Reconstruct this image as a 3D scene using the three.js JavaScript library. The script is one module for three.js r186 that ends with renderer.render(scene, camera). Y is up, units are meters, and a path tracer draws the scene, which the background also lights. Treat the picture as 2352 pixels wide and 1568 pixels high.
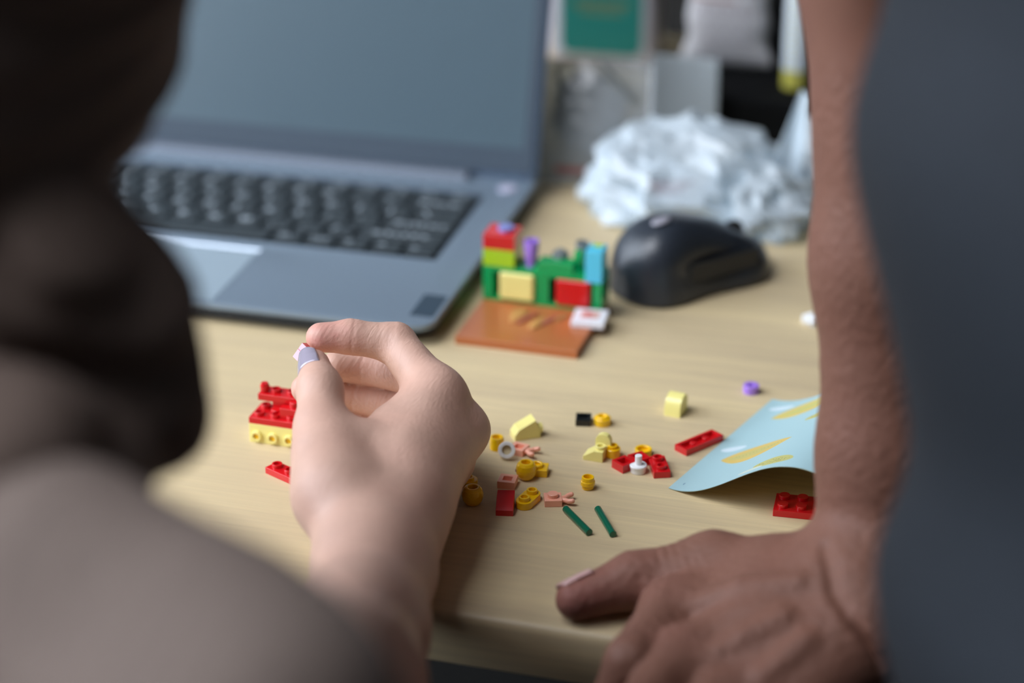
import * as THREE from 'three';
import { RoundedBoxGeometry } from 'three/addons/geometries/RoundedBoxGeometry.js';
import { mergeGeometries, toCreasedNormals } from 'three/addons/utils/BufferGeometryUtils.js';
import { ImprovedNoise } from 'three/addons/math/ImprovedNoise.js';
import { RectAreaLightUniformsLib } from 'three/addons/lights/RectAreaLightUniformsLib.js';

// ---------------------------------------------------------------- camera, sky, window light, exposure
const scene = new THREE.Scene();
const camera = new THREE.PerspectiveCamera(17.0, 2352 / 1568, 0.05, 60);
camera.position.set(0, 0.49, 0.86);
camera.rotation.set(-25 * Math.PI / 180, 0, 0);
camera.focus = 1.0;
camera.userData.fStop = camera.getFocalLength() / 24.2;      // a 24 mm wide aperture
const renderer = new THREE.WebGLRenderer({ antialias: true });
renderer.toneMapping = THREE.LinearToneMapping;
renderer.toneMappingExposure = 0.9;
renderer.shadowMap.enabled = true;
RectAreaLightUniformsLib.init();
scene.background = new THREE.Color().setRGB(2.6, 3.0, 3.5);    // overcast daylight outside the windows
const ROOM = { x0: -1.75, x1: 2.3, y0: -0.74, y1: 2.0, z0: -1.75, z1: 3.0, t: 0.12 };
// [wall, centre along the wall, width, bottom, top]
const WINDOWS = [
  { wall: 'left', c: 0.02, w: 2.4, y0: 0.3, y1: 1.8 },
];
const DAY = [4.4];
const PANEL = { x: -1.1, z: 0.48, w: 1.3, d: 1.3, glow: 7.6 };     // flat ceiling light, above and to the left
WINDOWS.forEach((w, i) => {
  const l = new THREE.RectAreaLight(0xeaf3ff, DAY[i], w.w, w.y1 - w.y0);
  const y = (w.y0 + w.y1) / 2;
  if (w.wall === 'left') { l.position.set(ROOM.x0 + 0.01, y, w.c); l.lookAt(5, y, w.c); } else { l.position.set(w.c, y, ROOM.z1 - 0.01); l.lookAt(w.c, y, -5); }
  l.name = 'window_daylight'; l.castShadow = true; scene.add(l);
});

{ const l = new THREE.RectAreaLight(0xf4f7ff, PANEL.glow, PANEL.w, PANEL.d); l.position.set(PANEL.x, ROOM.y1 - 0.035, PANEL.z); l.lookAt(PANEL.x, -5, PANEL.z); l.name = 'ceiling_panel_light'; l.castShadow = true; scene.add(l); }

// ---------------------------------------------------------------- helpers
const noise3 = new ImprovedNoise(), nz = (x, y, z) => noise3.noise(x, y, z);
let seed = 7; const rnd = () => ((seed = (seed * 16807) % 2147483647) - 1) / 2147483646;
const taken = {};
const numbered = (n) => { const k = taken[n] = (taken[n] ?? -1) + 1; return k ? n + '_' + String(k).padStart(3, '0') : n; };
function shade(o) { o.traverse((c) => { if (c.isMesh) { c.castShadow = c.receiveShadow = true; } }); return o; }
function part(name, geo, m, parent, label) {
  const o = new THREE.Mesh(geo, m); o.name = name; o.castShadow = o.receiveShadow = true; parent.add(o);
  if (label) o.userData.label = label;
  return o;
}
function thing(name, label, category, [x, y, z] = [0, 0, 0], turn = 0, group) {
  const o = new THREE.Group(); o.name = numbered(name); scene.add(o); o.position.set(x, y, z); o.rotation.y = turn;
  o.userData = { label, category }; if (group) o.userData.group = group;
  return o;
}
function struct(name, geo, m, label) { const o = part(name, geo, m, scene, label); o.userData.kind = 'structure'; return o; }
const mat = (color, roughness = 0.5, more = {}) => new THREE.MeshPhysicalMaterial({ color, roughness, ...more });
const flat = (list) => mergeGeometries(list.map((g) => { const q = g.index ? g.toNonIndexed() : g; for (const k of Object.keys(q.attributes)) if (!['position', 'normal', 'uv'].includes(k)) q.deleteAttribute(k); return q; }));
const crease = (g, a = 0.6) => toCreasedNormals(g, a);
const box = (w, h, d, x = 0, y = 0, z = 0) => new THREE.BoxGeometry(w, h, d).translate(x, y, z);                 // centred
const rbox = (w, h, d, r, x = 0, y = 0, z = 0, n = 3) => new RoundedBoxGeometry(w, h, d, n, r).translate(x, y + h / 2, z); // base at y
const lathe = (pts, n = 36) => crease(new THREE.LatheGeometry(pts.map(([r, y]) => new THREE.Vector2(r, y)), n), 0.7);
const disc = (r, h, n = 32, b = 0.00015) => lathe([[0, 0], [r, 0], [r, h - b], [r - b, h], [0, h]], n);
const MM = 0.001, DEG = Math.PI / 180;
const V3 = (a) => new THREE.Vector3(...a);
const lerp = (a, b, t) => a + (b - a) * t, clamp = (x, a, b) => Math.min(b, Math.max(a, x));
function canvasTex(w, h, draw) {
  const c = document.createElement('canvas'); c.width = w; c.height = h; draw(c.getContext('2d'), w, h);
  const t = new THREE.CanvasTexture(c); t.colorSpace = THREE.SRGBColorSpace; t.anisotropy = 8; return t;
}
function dataTex(w, h, f, srgb = true) {
  const d = new Uint8Array(w * h * 4);
  for (let y = 0; y < h; y++) for (let x = 0; x < w; x++) { const c = f(x / w, y / h); for (let k = 0; k < 3; k++) d[(y * w + x) * 4 + k] = clamp(c[k] * 255, 0, 255); d[(y * w + x) * 4 + 3] = 255; }
  const t = new THREE.DataTexture(d, w, h); t.wrapS = t.wrapT = THREE.RepeatWrapping; t.magFilter = THREE.LinearFilter; t.minFilter = THREE.LinearMipmapLinearFilter; t.generateMipmaps = true;
  if (srgb) t.colorSpace = THREE.SRGBColorSpace; t.needsUpdate = true; return t;
}
function uvBy(geo, f) { const p = geo.attributes.position, uv = new Float32Array(p.count * 2); for (let i = 0; i < p.count; i++) { const q = f(p.getX(i), p.getY(i), p.getZ(i)); uv[2 * i] = q[0]; uv[2 * i + 1] = q[1]; } geo.setAttribute('uv', new THREE.BufferAttribute(uv, 2)); return geo; }
// a grid surface given by f(u, v) -> [x, y, z], with thickness when back is given
function sheet(f, nu, nv, back) {
  const pos = [], uv = [], idx = [], row = nv + 1, n1 = (nu + 1) * row;
  const fs = back ? [f, back] : [f];
  for (const g of fs) for (let i = 0; i <= nu; i++) for (let j = 0; j <= nv; j++) { pos.push(...g(i / nu, j / nv)); uv.push(i / nu, j / nv); }
  for (let i = 0; i < nu; i++) for (let j = 0; j < nv; j++) {
    const a = i * row + j, b = a + row; idx.push(a, b, a + 1, b, b + 1, a + 1);
    if (back) idx.push(n1 + a, n1 + a + 1, n1 + b, n1 + b, n1 + a + 1, n1 + b + 1);
  }
  if (back) {
    const rim = (a, b) => idx.push(a, n1 + a, b, b, n1 + a, n1 + b);
    for (let j = 0; j < nv; j++) { rim(j + 1, j); rim(nu * row + j, nu * row + j + 1); }
    for (let i = 0; i < nu; i++) { rim(i * row, (i + 1) * row); rim((i + 1) * row + nv, i * row + nv); }
  }
  const g = new THREE.BufferGeometry(); g.setAttribute('position', new THREE.Float32BufferAttribute(pos, 3)); g.setAttribute('uv', new THREE.Float32BufferAttribute(uv, 2)); g.setIndex(idx); g.computeVertexNormals(); return g;
}

// ---- bodies: a distance field of tapered bones, joined smoothly and meshed with surface nets
const smin = (a, b, k) => { const h = Math.max(k - Math.abs(a - b), 0) / k; return Math.min(a, b) - h * h * k * 0.25; };
function bone(a, b, r1, r2, grooves) {                       // grooves: [place along the bone 0..1, width, depth]
  const [ax, ay, az] = a, dx = b[0] - ax, dy = b[1] - ay, dz = b[2] - az, L2 = dx * dx + dy * dy + dz * dz, L = Math.sqrt(L2);
  return (x, y, z) => {
    const px = x - ax, py = y - ay, pz = z - az, tt = L2 ? (px * dx + py * dy + pz * dz) / L2 : 0, t = clamp(tt, 0, 1);
    const qx = px - dx * t, qy = py - dy * t, qz = pz - dz * t;
    let d = Math.sqrt(qx * qx + qy * qy + qz * qz) - (r1 + (r2 - r1) * t);
    if (grooves) for (const [g, w, h] of grooves) { const s = (tt - g) * L / w; if (s > -3 && s < 3) d += h * Math.exp(-s * s); }
    return d;
  };
}
function ball(c, r, s = [1, 1, 1], q) {                          // an ellipsoid: radius r, scaled by s, turned by the inverse of q
  const m = Math.min(...s), v = new THREE.Vector3(), iq = q && q.clone().invert();
  return (x, y, z) => { v.set(x - c[0], y - c[1], z - c[2]); if (iq) v.applyQuaternion(iq); const k0 = Math.hypot(v.x / s[0], v.y / s[1], v.z / s[2]), k1 = Math.hypot(v.x / s[0] / s[0], v.y / s[1] / s[1], v.z / s[2] / s[2]); return k1 > 1e-9 ? k0 * (k0 - r) / k1 : -r * m; };
}
const chain = (pts, k, grooves = {}) => { const bs = []; for (let i = 0; i + 1 < pts.length; i++) bs.push(bone(pts[i].slice(0, 3), pts[i + 1].slice(0, 3), pts[i][3], pts[i + 1][3], grooves[i])); return (x, y, z) => { let d = bs[0](x, y, z); for (let i = 1; i < bs.length; i++) d = smin(d, bs[i](x, y, z), k); return d; }; };
const blend = (list, k) => (x, y, z) => { let d = list[0](x, y, z); for (let i = 1; i < list.length; i++) d = smin(d, list[i](x, y, z), k); return d; };
function skin(f, lo, hi, h, paint) {
  const n = [0, 1, 2].map((k) => Math.ceil((hi[k] - lo[k]) / h) + 1), [nx, ny, nzz] = n, S = 6;
  const F = new Float32Array(nx * ny * nzz).fill(1), live = new Uint8Array(F.length), at = (i, j, k) => (k * ny + j) * nx + i;
  for (let k = 0; k < nzz; k += S) for (let j = 0; j < ny; j += S) for (let i = 0; i < nx; i += S) {
    const c = f(lo[0] + (i + S / 2) * h, lo[1] + (j + S / 2) * h, lo[2] + (k + S / 2) * h), near = Math.abs(c) < S * h * 1.45;
    for (let kk = k; kk < Math.min(k + S, nzz); kk++) for (let jj = j; jj < Math.min(j + S, ny); jj++) for (let ii = i; ii < Math.min(i + S, nx); ii++) { const q = at(ii, jj, kk); F[q] = near ? f(lo[0] + ii * h, lo[1] + jj * h, lo[2] + kk * h) : c; live[q] = near ? 1 : 0; }
  }
  const id = new Int32Array(F.length).fill(-1), pos = [], idx = [];
  const E = [[0, 1], [2, 3], [4, 5], [6, 7], [0, 2], [1, 3], [4, 6], [5, 7], [0, 4], [1, 5], [2, 6], [3, 7]], cv = new Float64Array(8);
  for (let k = 0; k < nzz - 1; k++) for (let j = 0; j < ny - 1; j++) for (let i = 0; i < nx - 1; i++) {
    if (!live[at(i, j, k)] && !live[at(i + 1, j + 1, k + 1)]) continue;
    let m = 0; for (let c = 0; c < 8; c++) { cv[c] = F[at(i + (c & 1), j + ((c >> 1) & 1), k + (c >> 2))]; if (cv[c] < 0) m++; }
    if (m === 0 || m === 8) continue;
    let x = 0, y = 0, z = 0, e = 0;
    for (const [a, b] of E) if ((cv[a] < 0) !== (cv[b] < 0)) { const t = cv[a] / (cv[a] - cv[b]); x += lerp(a & 1, b & 1, t); y += lerp((a >> 1) & 1, (b >> 1) & 1, t); z += lerp(a >> 2, b >> 2, t); e++; }
    id[at(i, j, k)] = pos.length / 3; pos.push(lo[0] + (i + x / e) * h, lo[1] + (j + y / e) * h, lo[2] + (k + z / e) * h);
  }
  const D = [[1, 0, 0], [0, 1, 0], [0, 0, 1]];
  for (let k = 1; k < nzz - 1; k++) for (let j = 1; j < ny - 1; j++) for (let i = 1; i < nx - 1; i++) {
    const s = F[at(i, j, k)] < 0;
    for (let a = 0; a < 3; a++) {
      const t = F[at(i + D[a][0], j + D[a][1], k + D[a][2])] < 0; if (s === t) continue;
      const u = D[(a + 1) % 3], v = D[(a + 2) % 3];
      const q = [[0, 0], [1, 0], [1, 1], [0, 1]].map(([p, r]) => id[at(i - u[0] * p - v[0] * r, j - u[1] * p - v[1] * r, k - u[2] * p - v[2] * r)]);
      if (q.some((w) => w < 0)) continue;
      if (s) idx.push(q[0], q[1], q[2], q[0], q[2], q[3]); else idx.push(q[0], q[2], q[1], q[0], q[3], q[2]);
    }
  }
  const N = pos.length / 3, nor = new Float32Array(N * 3), col = paint && new Float32Array(N * 3), uv = new Float32Array(N * 2), e = h * 0.6;
  for (let i = 0; i < N; i++) {
    const x = pos[3 * i], y = pos[3 * i + 1], z = pos[3 * i + 2];
    const g = [f(x + e, y, z) - f(x - e, y, z), f(x, y + e, z) - f(x, y - e, z), f(x, y, z + e) - f(x, y, z - e)], l = Math.hypot(...g) || 1;
    for (let k = 0; k < 3; k++) nor[3 * i + k] = g[k] / l;
    uv[2 * i] = x * 7 + z * 4.3; uv[2 * i + 1] = y * 7 + z * 5.1;
    if (col) col.set(paint(x, y, z), 3 * i);
  }
  const geo = new THREE.BufferGeometry(); geo.setAttribute('position', new THREE.Float32BufferAttribute(pos, 3)); geo.setAttribute('normal', new THREE.BufferAttribute(nor, 3)); geo.setAttribute('uv', new THREE.BufferAttribute(uv, 2));
  if (col) geo.setAttribute('color', new THREE.BufferAttribute(col, 3));
  geo.setIndex(idx); return geo;
}

// ---------------------------------------------------------------- materials
const plastic = (hex, rough = 0.24) => mat(hex, rough, { clearcoat: 0.25, clearcoatRoughness: 0.12 });
const M = {
  red: plastic('#cf1219'), yellow: plastic('#f8c40e'), pale: plastic('#f3e78f', 0.32), peach: plastic('#fcb297', 0.3), white: plastic('#f1f2f3'), black: plastic('#0c0f10', 0.3),
  green: plastic('#009d55'), stick: plastic('#08654a', 0.2), lavender: plastic('#a67be0'), azure: plastic('#55c8e8'), lime: plastic('#a9d021'), nougat: plastic('#b5683a', 0.35), tan: plastic('#c08a4c', 0.4), rose: plastic('#c0705a', 0.4), stone: plastic('#7c8182', 0.35), beige: plastic('#d9c8a0'), pink: plastic('#f2bccb', 0.3), darkpink: plastic('#c9556a', 0.4),
};
const fbm = (x, y, o = 4, s = 0) => { let a = 0.5, r = 0; for (let i = 0; i < o; i++) { r += a * nz(x, y, s + i * 7.3); x *= 2.03; y *= 2.03; a *= 0.5; } return r; };
// pale maple laminate: long fine fibres along u, broad soft cathedral bands; one tile is 0.6 m by 0.3 m
const woodTex = dataTex(1024, 1024, (u, v) => {
  const tile = (g) => { const wx = u < 0.5 ? 0 : (u - 0.5) * 2, wy = v < 0.5 ? 0 : (v - 0.5) * 2; return lerp(lerp(g(u, v), g(u - 1, v), wx), lerp(g(u, v - 1), g(u - 1, v - 1), wx), wy); };
  const w = tile((a, b) => fbm(a * 2.2, b * 9, 3, 3) * 1.3 + fbm(a * 5, b * 90, 3, 11) * 0.75 + fbm(a * 14, b * 260, 2, 19) * 0.5);
  const pore = Math.max(0, tile((a, b) => nz(a * 26, b * 330, 41)) - 0.35);
  const k = 1 + w * 0.11 - pore * 0.28;
  return [0.805 * k, 0.725 * k + w * 0.004, 0.575 * k - w * 0.012];
});
M.wood = mat('#ffffff', 0.42, { map: woodTex, clearcoat: 0.15, clearcoatRoughness: 0.35 });
M.wall = mat('#3f3d3a', 0.9); M.ceil = mat('#6f6d6a', 0.9); M.floor = mat('#2b2a28', 0.6); M.frame = mat('#e8e8e6', 0.5); M.darkMetal = mat('#15171a', 0.45);  // walls and ceiling toned dark to cut the bounced fill light

// ---------------------------------------------------------------- the room
{
  const { x0, x1, y0, y1, z0, z1, t } = ROOM, cx = (x0 + x1) / 2, cz = (z0 + z1) / 2, W = x1 - x0, D = z1 - z0, H = y1 - y0, cy = (y0 + y1) / 2;
  struct('floor', box(W + 2 * t, t, D + 2 * t, cx, y0 - t / 2, cz), M.floor, 'dark floor of the room');
  struct('ceiling', box(W + 2 * t, t, D + 2 * t, cx, y1 + t / 2, cz), M.ceil, 'plain grey ceiling');
  struct('wall_far', box(W + 2 * t, H, t, cx, cy, z0 - t / 2), M.wall, 'plain dark wall behind the desk');
  struct('wall_right', box(t, H, D, x1 + t / 2, cy, cz), M.wall, 'plain dark side wall');
  const [a] = WINDOWS;
  struct('wall_left', flat([box(t, a.y0 - y0, D, x0 - t / 2, (y0 + a.y0) / 2, cz), box(t, y1 - a.y1, D, x0 - t / 2, (y1 + a.y1) / 2, cz), box(t, a.y1 - a.y0, a.c - a.w / 2 - z0, x0 - t / 2, (a.y0 + a.y1) / 2, (z0 + a.c - a.w / 2) / 2), box(t, a.y1 - a.y0, z1 - a.c - a.w / 2, x0 - t / 2, (a.y0 + a.y1) / 2, (z1 + a.c + a.w / 2) / 2)]), M.wall, 'dark wall with a wide window');
  struct('wall_back', box(W + 2 * t, H, t, cx, cy, z1 + t / 2), M.wall, 'plain dark wall behind the people');
  const pane = mat('#ffffff', 0.02, { transmission: 1, thickness: 0, ior: 1.45 });
  WINDOWS.forEach((w, i) => {
    const g = new THREE.Group(); g.name = 'window_' + (i + 1); g.userData = { kind: 'structure', label: 'window with a white frame' }; scene.add(g);
    if (w.wall === 'left') { g.position.set(x0 - t / 2, 0, w.c); g.rotation.y = Math.PI / 2; } else g.position.set(w.c, 0, z1 + t / 2);
    const h = w.y1 - w.y0, y = (w.y0 + w.y1) / 2, f = 0.045;
    part('window_frame', flat([box(w.w, f, 0.05, 0, w.y0 + f / 2), box(w.w, f, 0.05, 0, w.y1 - f / 2), box(f, h, 0.05, -w.w / 2 + f / 2, y), box(f, h, 0.05, w.w / 2 - f / 2, y), box(f, h, 0.05, 0, y)]), M.frame, g);
    for (const s of [-1, 1]) part('pane', box(w.w / 2 - f, h - 2 * f, 0.004, s * (w.w / 4), y), pane, g);
  });
}

{
  const o = thing('ceiling_light', 'square flat white ceiling light panel', 'ceiling light', [PANEL.x, ROOM.y1, PANEL.z]), { w, d } = PANEL;
  part('frame', flat([box(w + 0.05, 0.03, 0.025, 0, -0.015, d / 2 + 0.0125), box(w + 0.05, 0.03, 0.025, 0, -0.015, -d / 2 - 0.0125), box(0.025, 0.03, d, w / 2 + 0.0125, -0.015, 0), box(0.025, 0.03, d, -w / 2 - 0.0125, -0.015, 0)]), M.frame, o);
  part('diffuser', box(w, 0.012, d, 0, -0.02, 0), mat('#ffffff', 0.6, { emissive: '#f4f7ff', emissiveIntensity: 1.2 }), o);
}

// ---------------------------------------------------------------- the desk
const TURN = -16 * DEG;
const edgeA = [-0.0328, 0, 0.0665];
{
  // origin on the front edge; x along the edge, z towards the people
  const desk = thing('desk', 'pale maple laminate desk with rounded front edge, covered with toy bricks', 'desk', [edgeA[0], 0, edgeA[2]], TURN);
  const L0 = -0.72, L1 = 0.78, dep = 0.78, th = 0.025;
  const prof = new THREE.Shape();
  prof.moveTo(0, -dep); prof.lineTo(0, -0.0065); prof.lineTo(0, -0.0045); prof.bezierCurveTo(0, -0.0018, -0.0015, 0, -0.004, 0.0003); prof.lineTo(-0.005, 0.0003); prof.lineTo(-0.0215, 0.0003); prof.lineTo(-0.0225, 0.0003); prof.quadraticCurveTo(-th, 0, -th, -0.0025); prof.lineTo(-th, -dep); prof.closePath();
  const g = new THREE.ExtrudeGeometry(prof, { depth: L1 - L0, bevelEnabled: false, curveSegments: 10 });
  // shape x -> up, shape y -> z, extrusion -> x
  const p = g.attributes.position; for (let i = 0; i < p.count; i++) { const a = p.getX(i), b = p.getY(i), c = p.getZ(i); p.setXYZ(i, L0 + c, a, b); }
  const gi = g.index ? g.toNonIndexed() : g; gi.computeVertexNormals();
  part('tabletop', uvBy(crease(gi, 0.5), (x, y, z) => [x / 0.6, (z - y * 1.3) / 0.3]), M.wood, desk);
  for (const [x, z] of [[L0 + 0.05, -0.06], [L1 - 0.05, -0.06], [L0 + 0.05, -dep + 0.06], [L1 - 0.05, -dep + 0.06]]) part('leg', box(0.04, 0.715, 0.04, x, -0.025 - 0.3575, z), M.darkMetal, desk);
  part('modesty_panel', box(L1 - L0 - 0.14, 0.4, 0.016, (L0 + L1) / 2, -0.225, -dep + 0.06), M.darkMetal, desk);
}

// ---------------------------------------------------------------- the laptop
{
  const O = [-0.0412, 0.0125, -0.1805];
  const lap = thing('laptop', 'open grey-blue laptop with dark keyboard and blank screen', 'laptop', [O[0], 0, O[2]], -15 * DEG);
  const W = 0.324, D = 0.212, alu = mat('#8797a6', 0.42, { metalness: 0.3 }), dark = mat('#1d262b', 0.5), keyM = mat('#ffffff', 0.42), tpM = mat('#9fb0bb', 0.32, { metalness: 0.25 });
  const u = (a) => -a * MM, v = (a) => -a * MM;                // millimetres left of the right edge, and back from the front edge
  // base: wedge with rounded corners, standing on rubber feet
  const s = new THREE.Shape(), r = 0.012; s.moveTo(-r, 0); s.lineTo(-W + r, 0); s.quadraticCurveTo(-W, 0, -W, r); s.lineTo(-W, D); s.lineTo(0, D); s.lineTo(0, r); s.quadraticCurveTo(0, 0, -r, 0);
  // the deck has a sunken keyboard well and touchpad well
  const well = new THREE.Path(); well.moveTo(u(22), 0.083); well.lineTo(u(300), 0.083); well.lineTo(u(300), 0.183); well.lineTo(u(22), 0.183); well.closePath(); s.holes.push(well);
  const tw = new THREE.Path(); tw.moveTo(u(117.5), 0.0025); tw.lineTo(u(223.5), 0.0025); tw.lineTo(u(223.5), 0.0725); tw.lineTo(u(117.5), 0.0725); tw.closePath(); s.holes.push(tw);
  const lay = (g, y) => g.rotateX(-Math.PI / 2).translate(0, y, 0);
  const top = lay(new THREE.ExtrudeGeometry(s, { depth: 0.0022, bevelEnabled: true, bevelThickness: 0.0006, bevelSize: 0.0005, bevelSegments: 2, curveSegments: 10 }), 0.0099);
  const base = part('base', crease(top, 0.5), alu, lap, 'grey-blue palm rest and keyboard surround');
  const low = new THREE.Shape(); low.moveTo(-0.016, 0.005); low.lineTo(-W + 0.016, 0.005); low.lineTo(-W + 0.003, 0.016); low.lineTo(-W + 0.003, D - 0.003); low.lineTo(-0.003, D - 0.003); low.lineTo(-0.003, 0.016); low.closePath();
  part('underside', lay(new THREE.ExtrudeGeometry(low, { depth: 0.0036, bevelEnabled: true, bevelThickness: 0.002, bevelSize: 0.0009, bevelSegments: 2 }), 0.0042), mat('#2b323b', 0.6), lap);  // dark colour stands in for the shadow below the front edge
  for (const [x, z] of [[30, 20], [294, 20], [30, 190], [294, 190]]) part('rubber_foot', disc(0.006, 0.0025, 16).translate(u(x), 0, v(z)), dark, lap);
  part('touchpad', rbox(0.1046, 0.002, 0.0686, 0.0009, u(170.5), 0.0099, v(37.5)), tpM, lap, 'smooth pale touchpad');
  part('touchpad_trim', box(0.106, 0.0016, 0.0016).rotateX(Math.PI / 4).translate(u(170.5), 0.0119, v(72.6)), mat('#8f9aa6', 0.28, { metalness: 0.5 }), lap, 'bright polished edge behind the touchpad');
  // keyboard: one part, its keys are sub-parts with printed legends from one sheet
  const kb = part('keyboard', box(0.2776, 0.0012, 0.0996, u(161), 0.0101, v(133)), dark, lap, 'black keyboard with white legends');
  const COLS = 16, ROWS = 6, rows = [
    ['Ctrl:1.15', 'Fn', 'Win', 'Alt', ' :5.3', 'Alt', 'Ctrl', '<', '^', '>'].map((q) => q),
    ['Shift:2.2', ...'ZXCVBNM,./', 'Shift:2.8'], ['Caps:1.7', ...'ASDFGHJKL;\'', 'Enter:2.3'], ['Tab:1.4', ...'QWERTYUIOP[]', '\\:1.6'], ['`', ...'1234567890-=', 'Back:2'], ['Esc', ...[1, 2, 3, 4, 5, 6, 7, 8, 9, 10, 11, 12].map((k) => 'F' + k), 'Ins', 'Del'],
  ];
  const legends = canvasTex(1024, 384, (c, w, h) => {
    c.fillStyle = '#222c31'; c.fillRect(0, 0, w, h); c.fillStyle = '#b9c3ca'; c.textAlign = 'left'; c.textBaseline = 'middle';
    rows.forEach((row, j) => row.forEach((k, i) => { const t = k.length > 1 ? k.split(':')[0] || k : k; c.font = (t.length > 1 ? 'bold 20px' : 'bold 34px') + ' sans-serif'; c.fillText(t, i * 64 + 8, j * 64 + 26, 52); }));
  });
  keyM.map = legends;
  let vv = 85;
  rows.forEach((row, j) => {
    const hgt = j === 5 ? 11 : 16.6, tot = row.reduce((q, k) => q + (+(k.length > 1 && k.split(':')[1]) || 1), 0), unit = 274 / tot; let uu = 298;
    row.forEach((k, i) => {
      const wd = (+(k.length > 1 && k.split(':')[1]) || 1) * unit;
      const g = new RoundedBoxGeometry((wd - 2.6) * MM, 0.0022, (hgt - 2.6) * MM, 1, 0.0007), pp = g.attributes.position, nn = g.attributes.normal, uvs = g.attributes.uv;
      for (let q = 0; q < pp.count; q++) { const fx = clamp(pp.getX(q) / (14.4 * MM) + 0.5, 0.02, 0.98), fz = clamp(pp.getZ(q) / (14.4 * MM) + 0.5, 0.02, 0.98), upFace = nn.getY(q) > 0.9; uvs.setXY(q, (i + (upFace ? fx : 0.95)) / COLS, 1 - (j + (upFace ? fz : 0.95)) / ROWS); }
      part('key', g.translate(u(uu - wd / 2), 0.0123, v(vv + hgt / 2)), keyM, kb); uu -= wd;
    });
    vv += hgt;
  });
  part('power_button', lathe([[0, 0], [0.0052, 0], [0.0052, 0.0008], [0.0047, 0.0011], [0, 0.0009]], 32).translate(u(12), 0.0127, v(194)), mat('#cfcbe0', 0.25, { metalness: 0.3 }), lap, 'round shiny power button');
  part('sticker', rbox(0.0125, 0.0003, 0.027, 0.0001, u(8.2), 0.0126, v(25), 1), mat('#2d3e4c', 0.5), lap, 'dark sticker on the palm rest corner');
  // hinge bar and lid
  part('hinge_bar', crease(new THREE.CylinderGeometry(0.0062, 0.0062, 0.246, 24).rotateZ(Math.PI / 2).translate(u(162), 0.011, v(206)), 0.5), mat('#626a76', 0.5, { metalness: 0.35 }), lap);
  const lid = new THREE.Group(); lid.name = 'lid'; lid.position.set(0, 0.014, v(209)); lid.rotation.x = -17 * DEG; lap.add(lid);
  lid.userData.label = 'tilted back screen lid with thin dark bezel';
  const lidS = (w, h, rr, x0, y0) => { const q = new THREE.Shape(); q.moveTo(x0 - rr, y0); q.lineTo(x0 - w + rr, y0); q.quadraticCurveTo(x0 - w, y0, x0 - w, y0 + rr); q.lineTo(x0 - w, y0 + h - rr); q.quadraticCurveTo(x0 - w, y0 + h, x0 - w + rr, y0 + h); q.lineTo(x0 - rr, y0 + h); q.quadraticCurveTo(x0, y0 + h, x0, y0 + h - rr); q.lineTo(x0, y0 + rr); q.quadraticCurveTo(x0, y0, x0 - rr, y0); return q; };
  part('lid_shell', crease(new THREE.ExtrudeGeometry(lidS(W, 0.208, 0.006, 0, 0), { depth: 0.004, bevelEnabled: true, bevelThickness: 0.0008, bevelSize: 0.0006, bevelSegments: 2 }).translate(0, 0, -0.0065), 0.5), mat('#5d6f86', 0.4, { metalness: 0.4 }), lid);
  const bz = lidS(W - 0.004, 0.202, 0.004, -0.002, 0.003), hole = new THREE.Path(); hole.moveTo(-0.0075, 0.017); hole.lineTo(-0.0075, 0.199); hole.lineTo(-W + 0.0075, 0.199); hole.lineTo(-W + 0.0075, 0.017); hole.closePath(); bz.holes.push(hole);
  part('bezel', new THREE.ExtrudeGeometry(bz, { depth: 0.0012, bevelEnabled: false }).translate(0, 0, -0.0017), mat('#3f4c59', 0.5), lid);
  part('screen', box(W - 0.0148, 0.1825, 0.0006, -W / 2, 0.1079, -0.0016), mat('#53656f', 0.3, { clearcoat: 0.3, clearcoatRoughness: 0.25 }), lid, 'blank grey matte display');
}

// ---------------------------------------------------------------- toy bricks
const P8 = 8 * MM;
const stud = (hollow) => hollow ? lathe([[1.55 * MM, 0], [1.55 * MM, 0.3 * MM], [1.55 * MM, 1.7 * MM], [2.3 * MM, 1.7 * MM], [2.42 * MM, 1.55 * MM], [2.42 * MM, 0]].reverse(), 28) : lathe([[0, 1.7 * MM], [2.28 * MM, 1.7 * MM], [2.42 * MM, 1.55 * MM], [2.42 * MM, 0]].reverse(), 28);
const STUD = stud(false), HSTUD = stud(true);
const studFloor = disc(1.56 * MM, 0.35 * MM, 20);
const block = (w, d, h) => rbox(w * P8 - 0.2 * MM, h * MM, d * P8 - 0.2 * MM, 0.28 * MM);
function studs(parent, m, list, y, hollow) { for (const [x, z] of list) { const o = part('stud', hollow ? HSTUD_FULL : STUD, m, parent); o.position.set(x * P8, y, z * P8); } }
const HSTUD_FULL = flat([HSTUD, studFloor]);
const ctr = (n) => Array.from({ length: n }, (_, i) => i - (n - 1) / 2);
const gridOf = (w, d) => ctr(w).flatMap((x) => ctr(d).map((z) => [x, z]));
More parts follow.
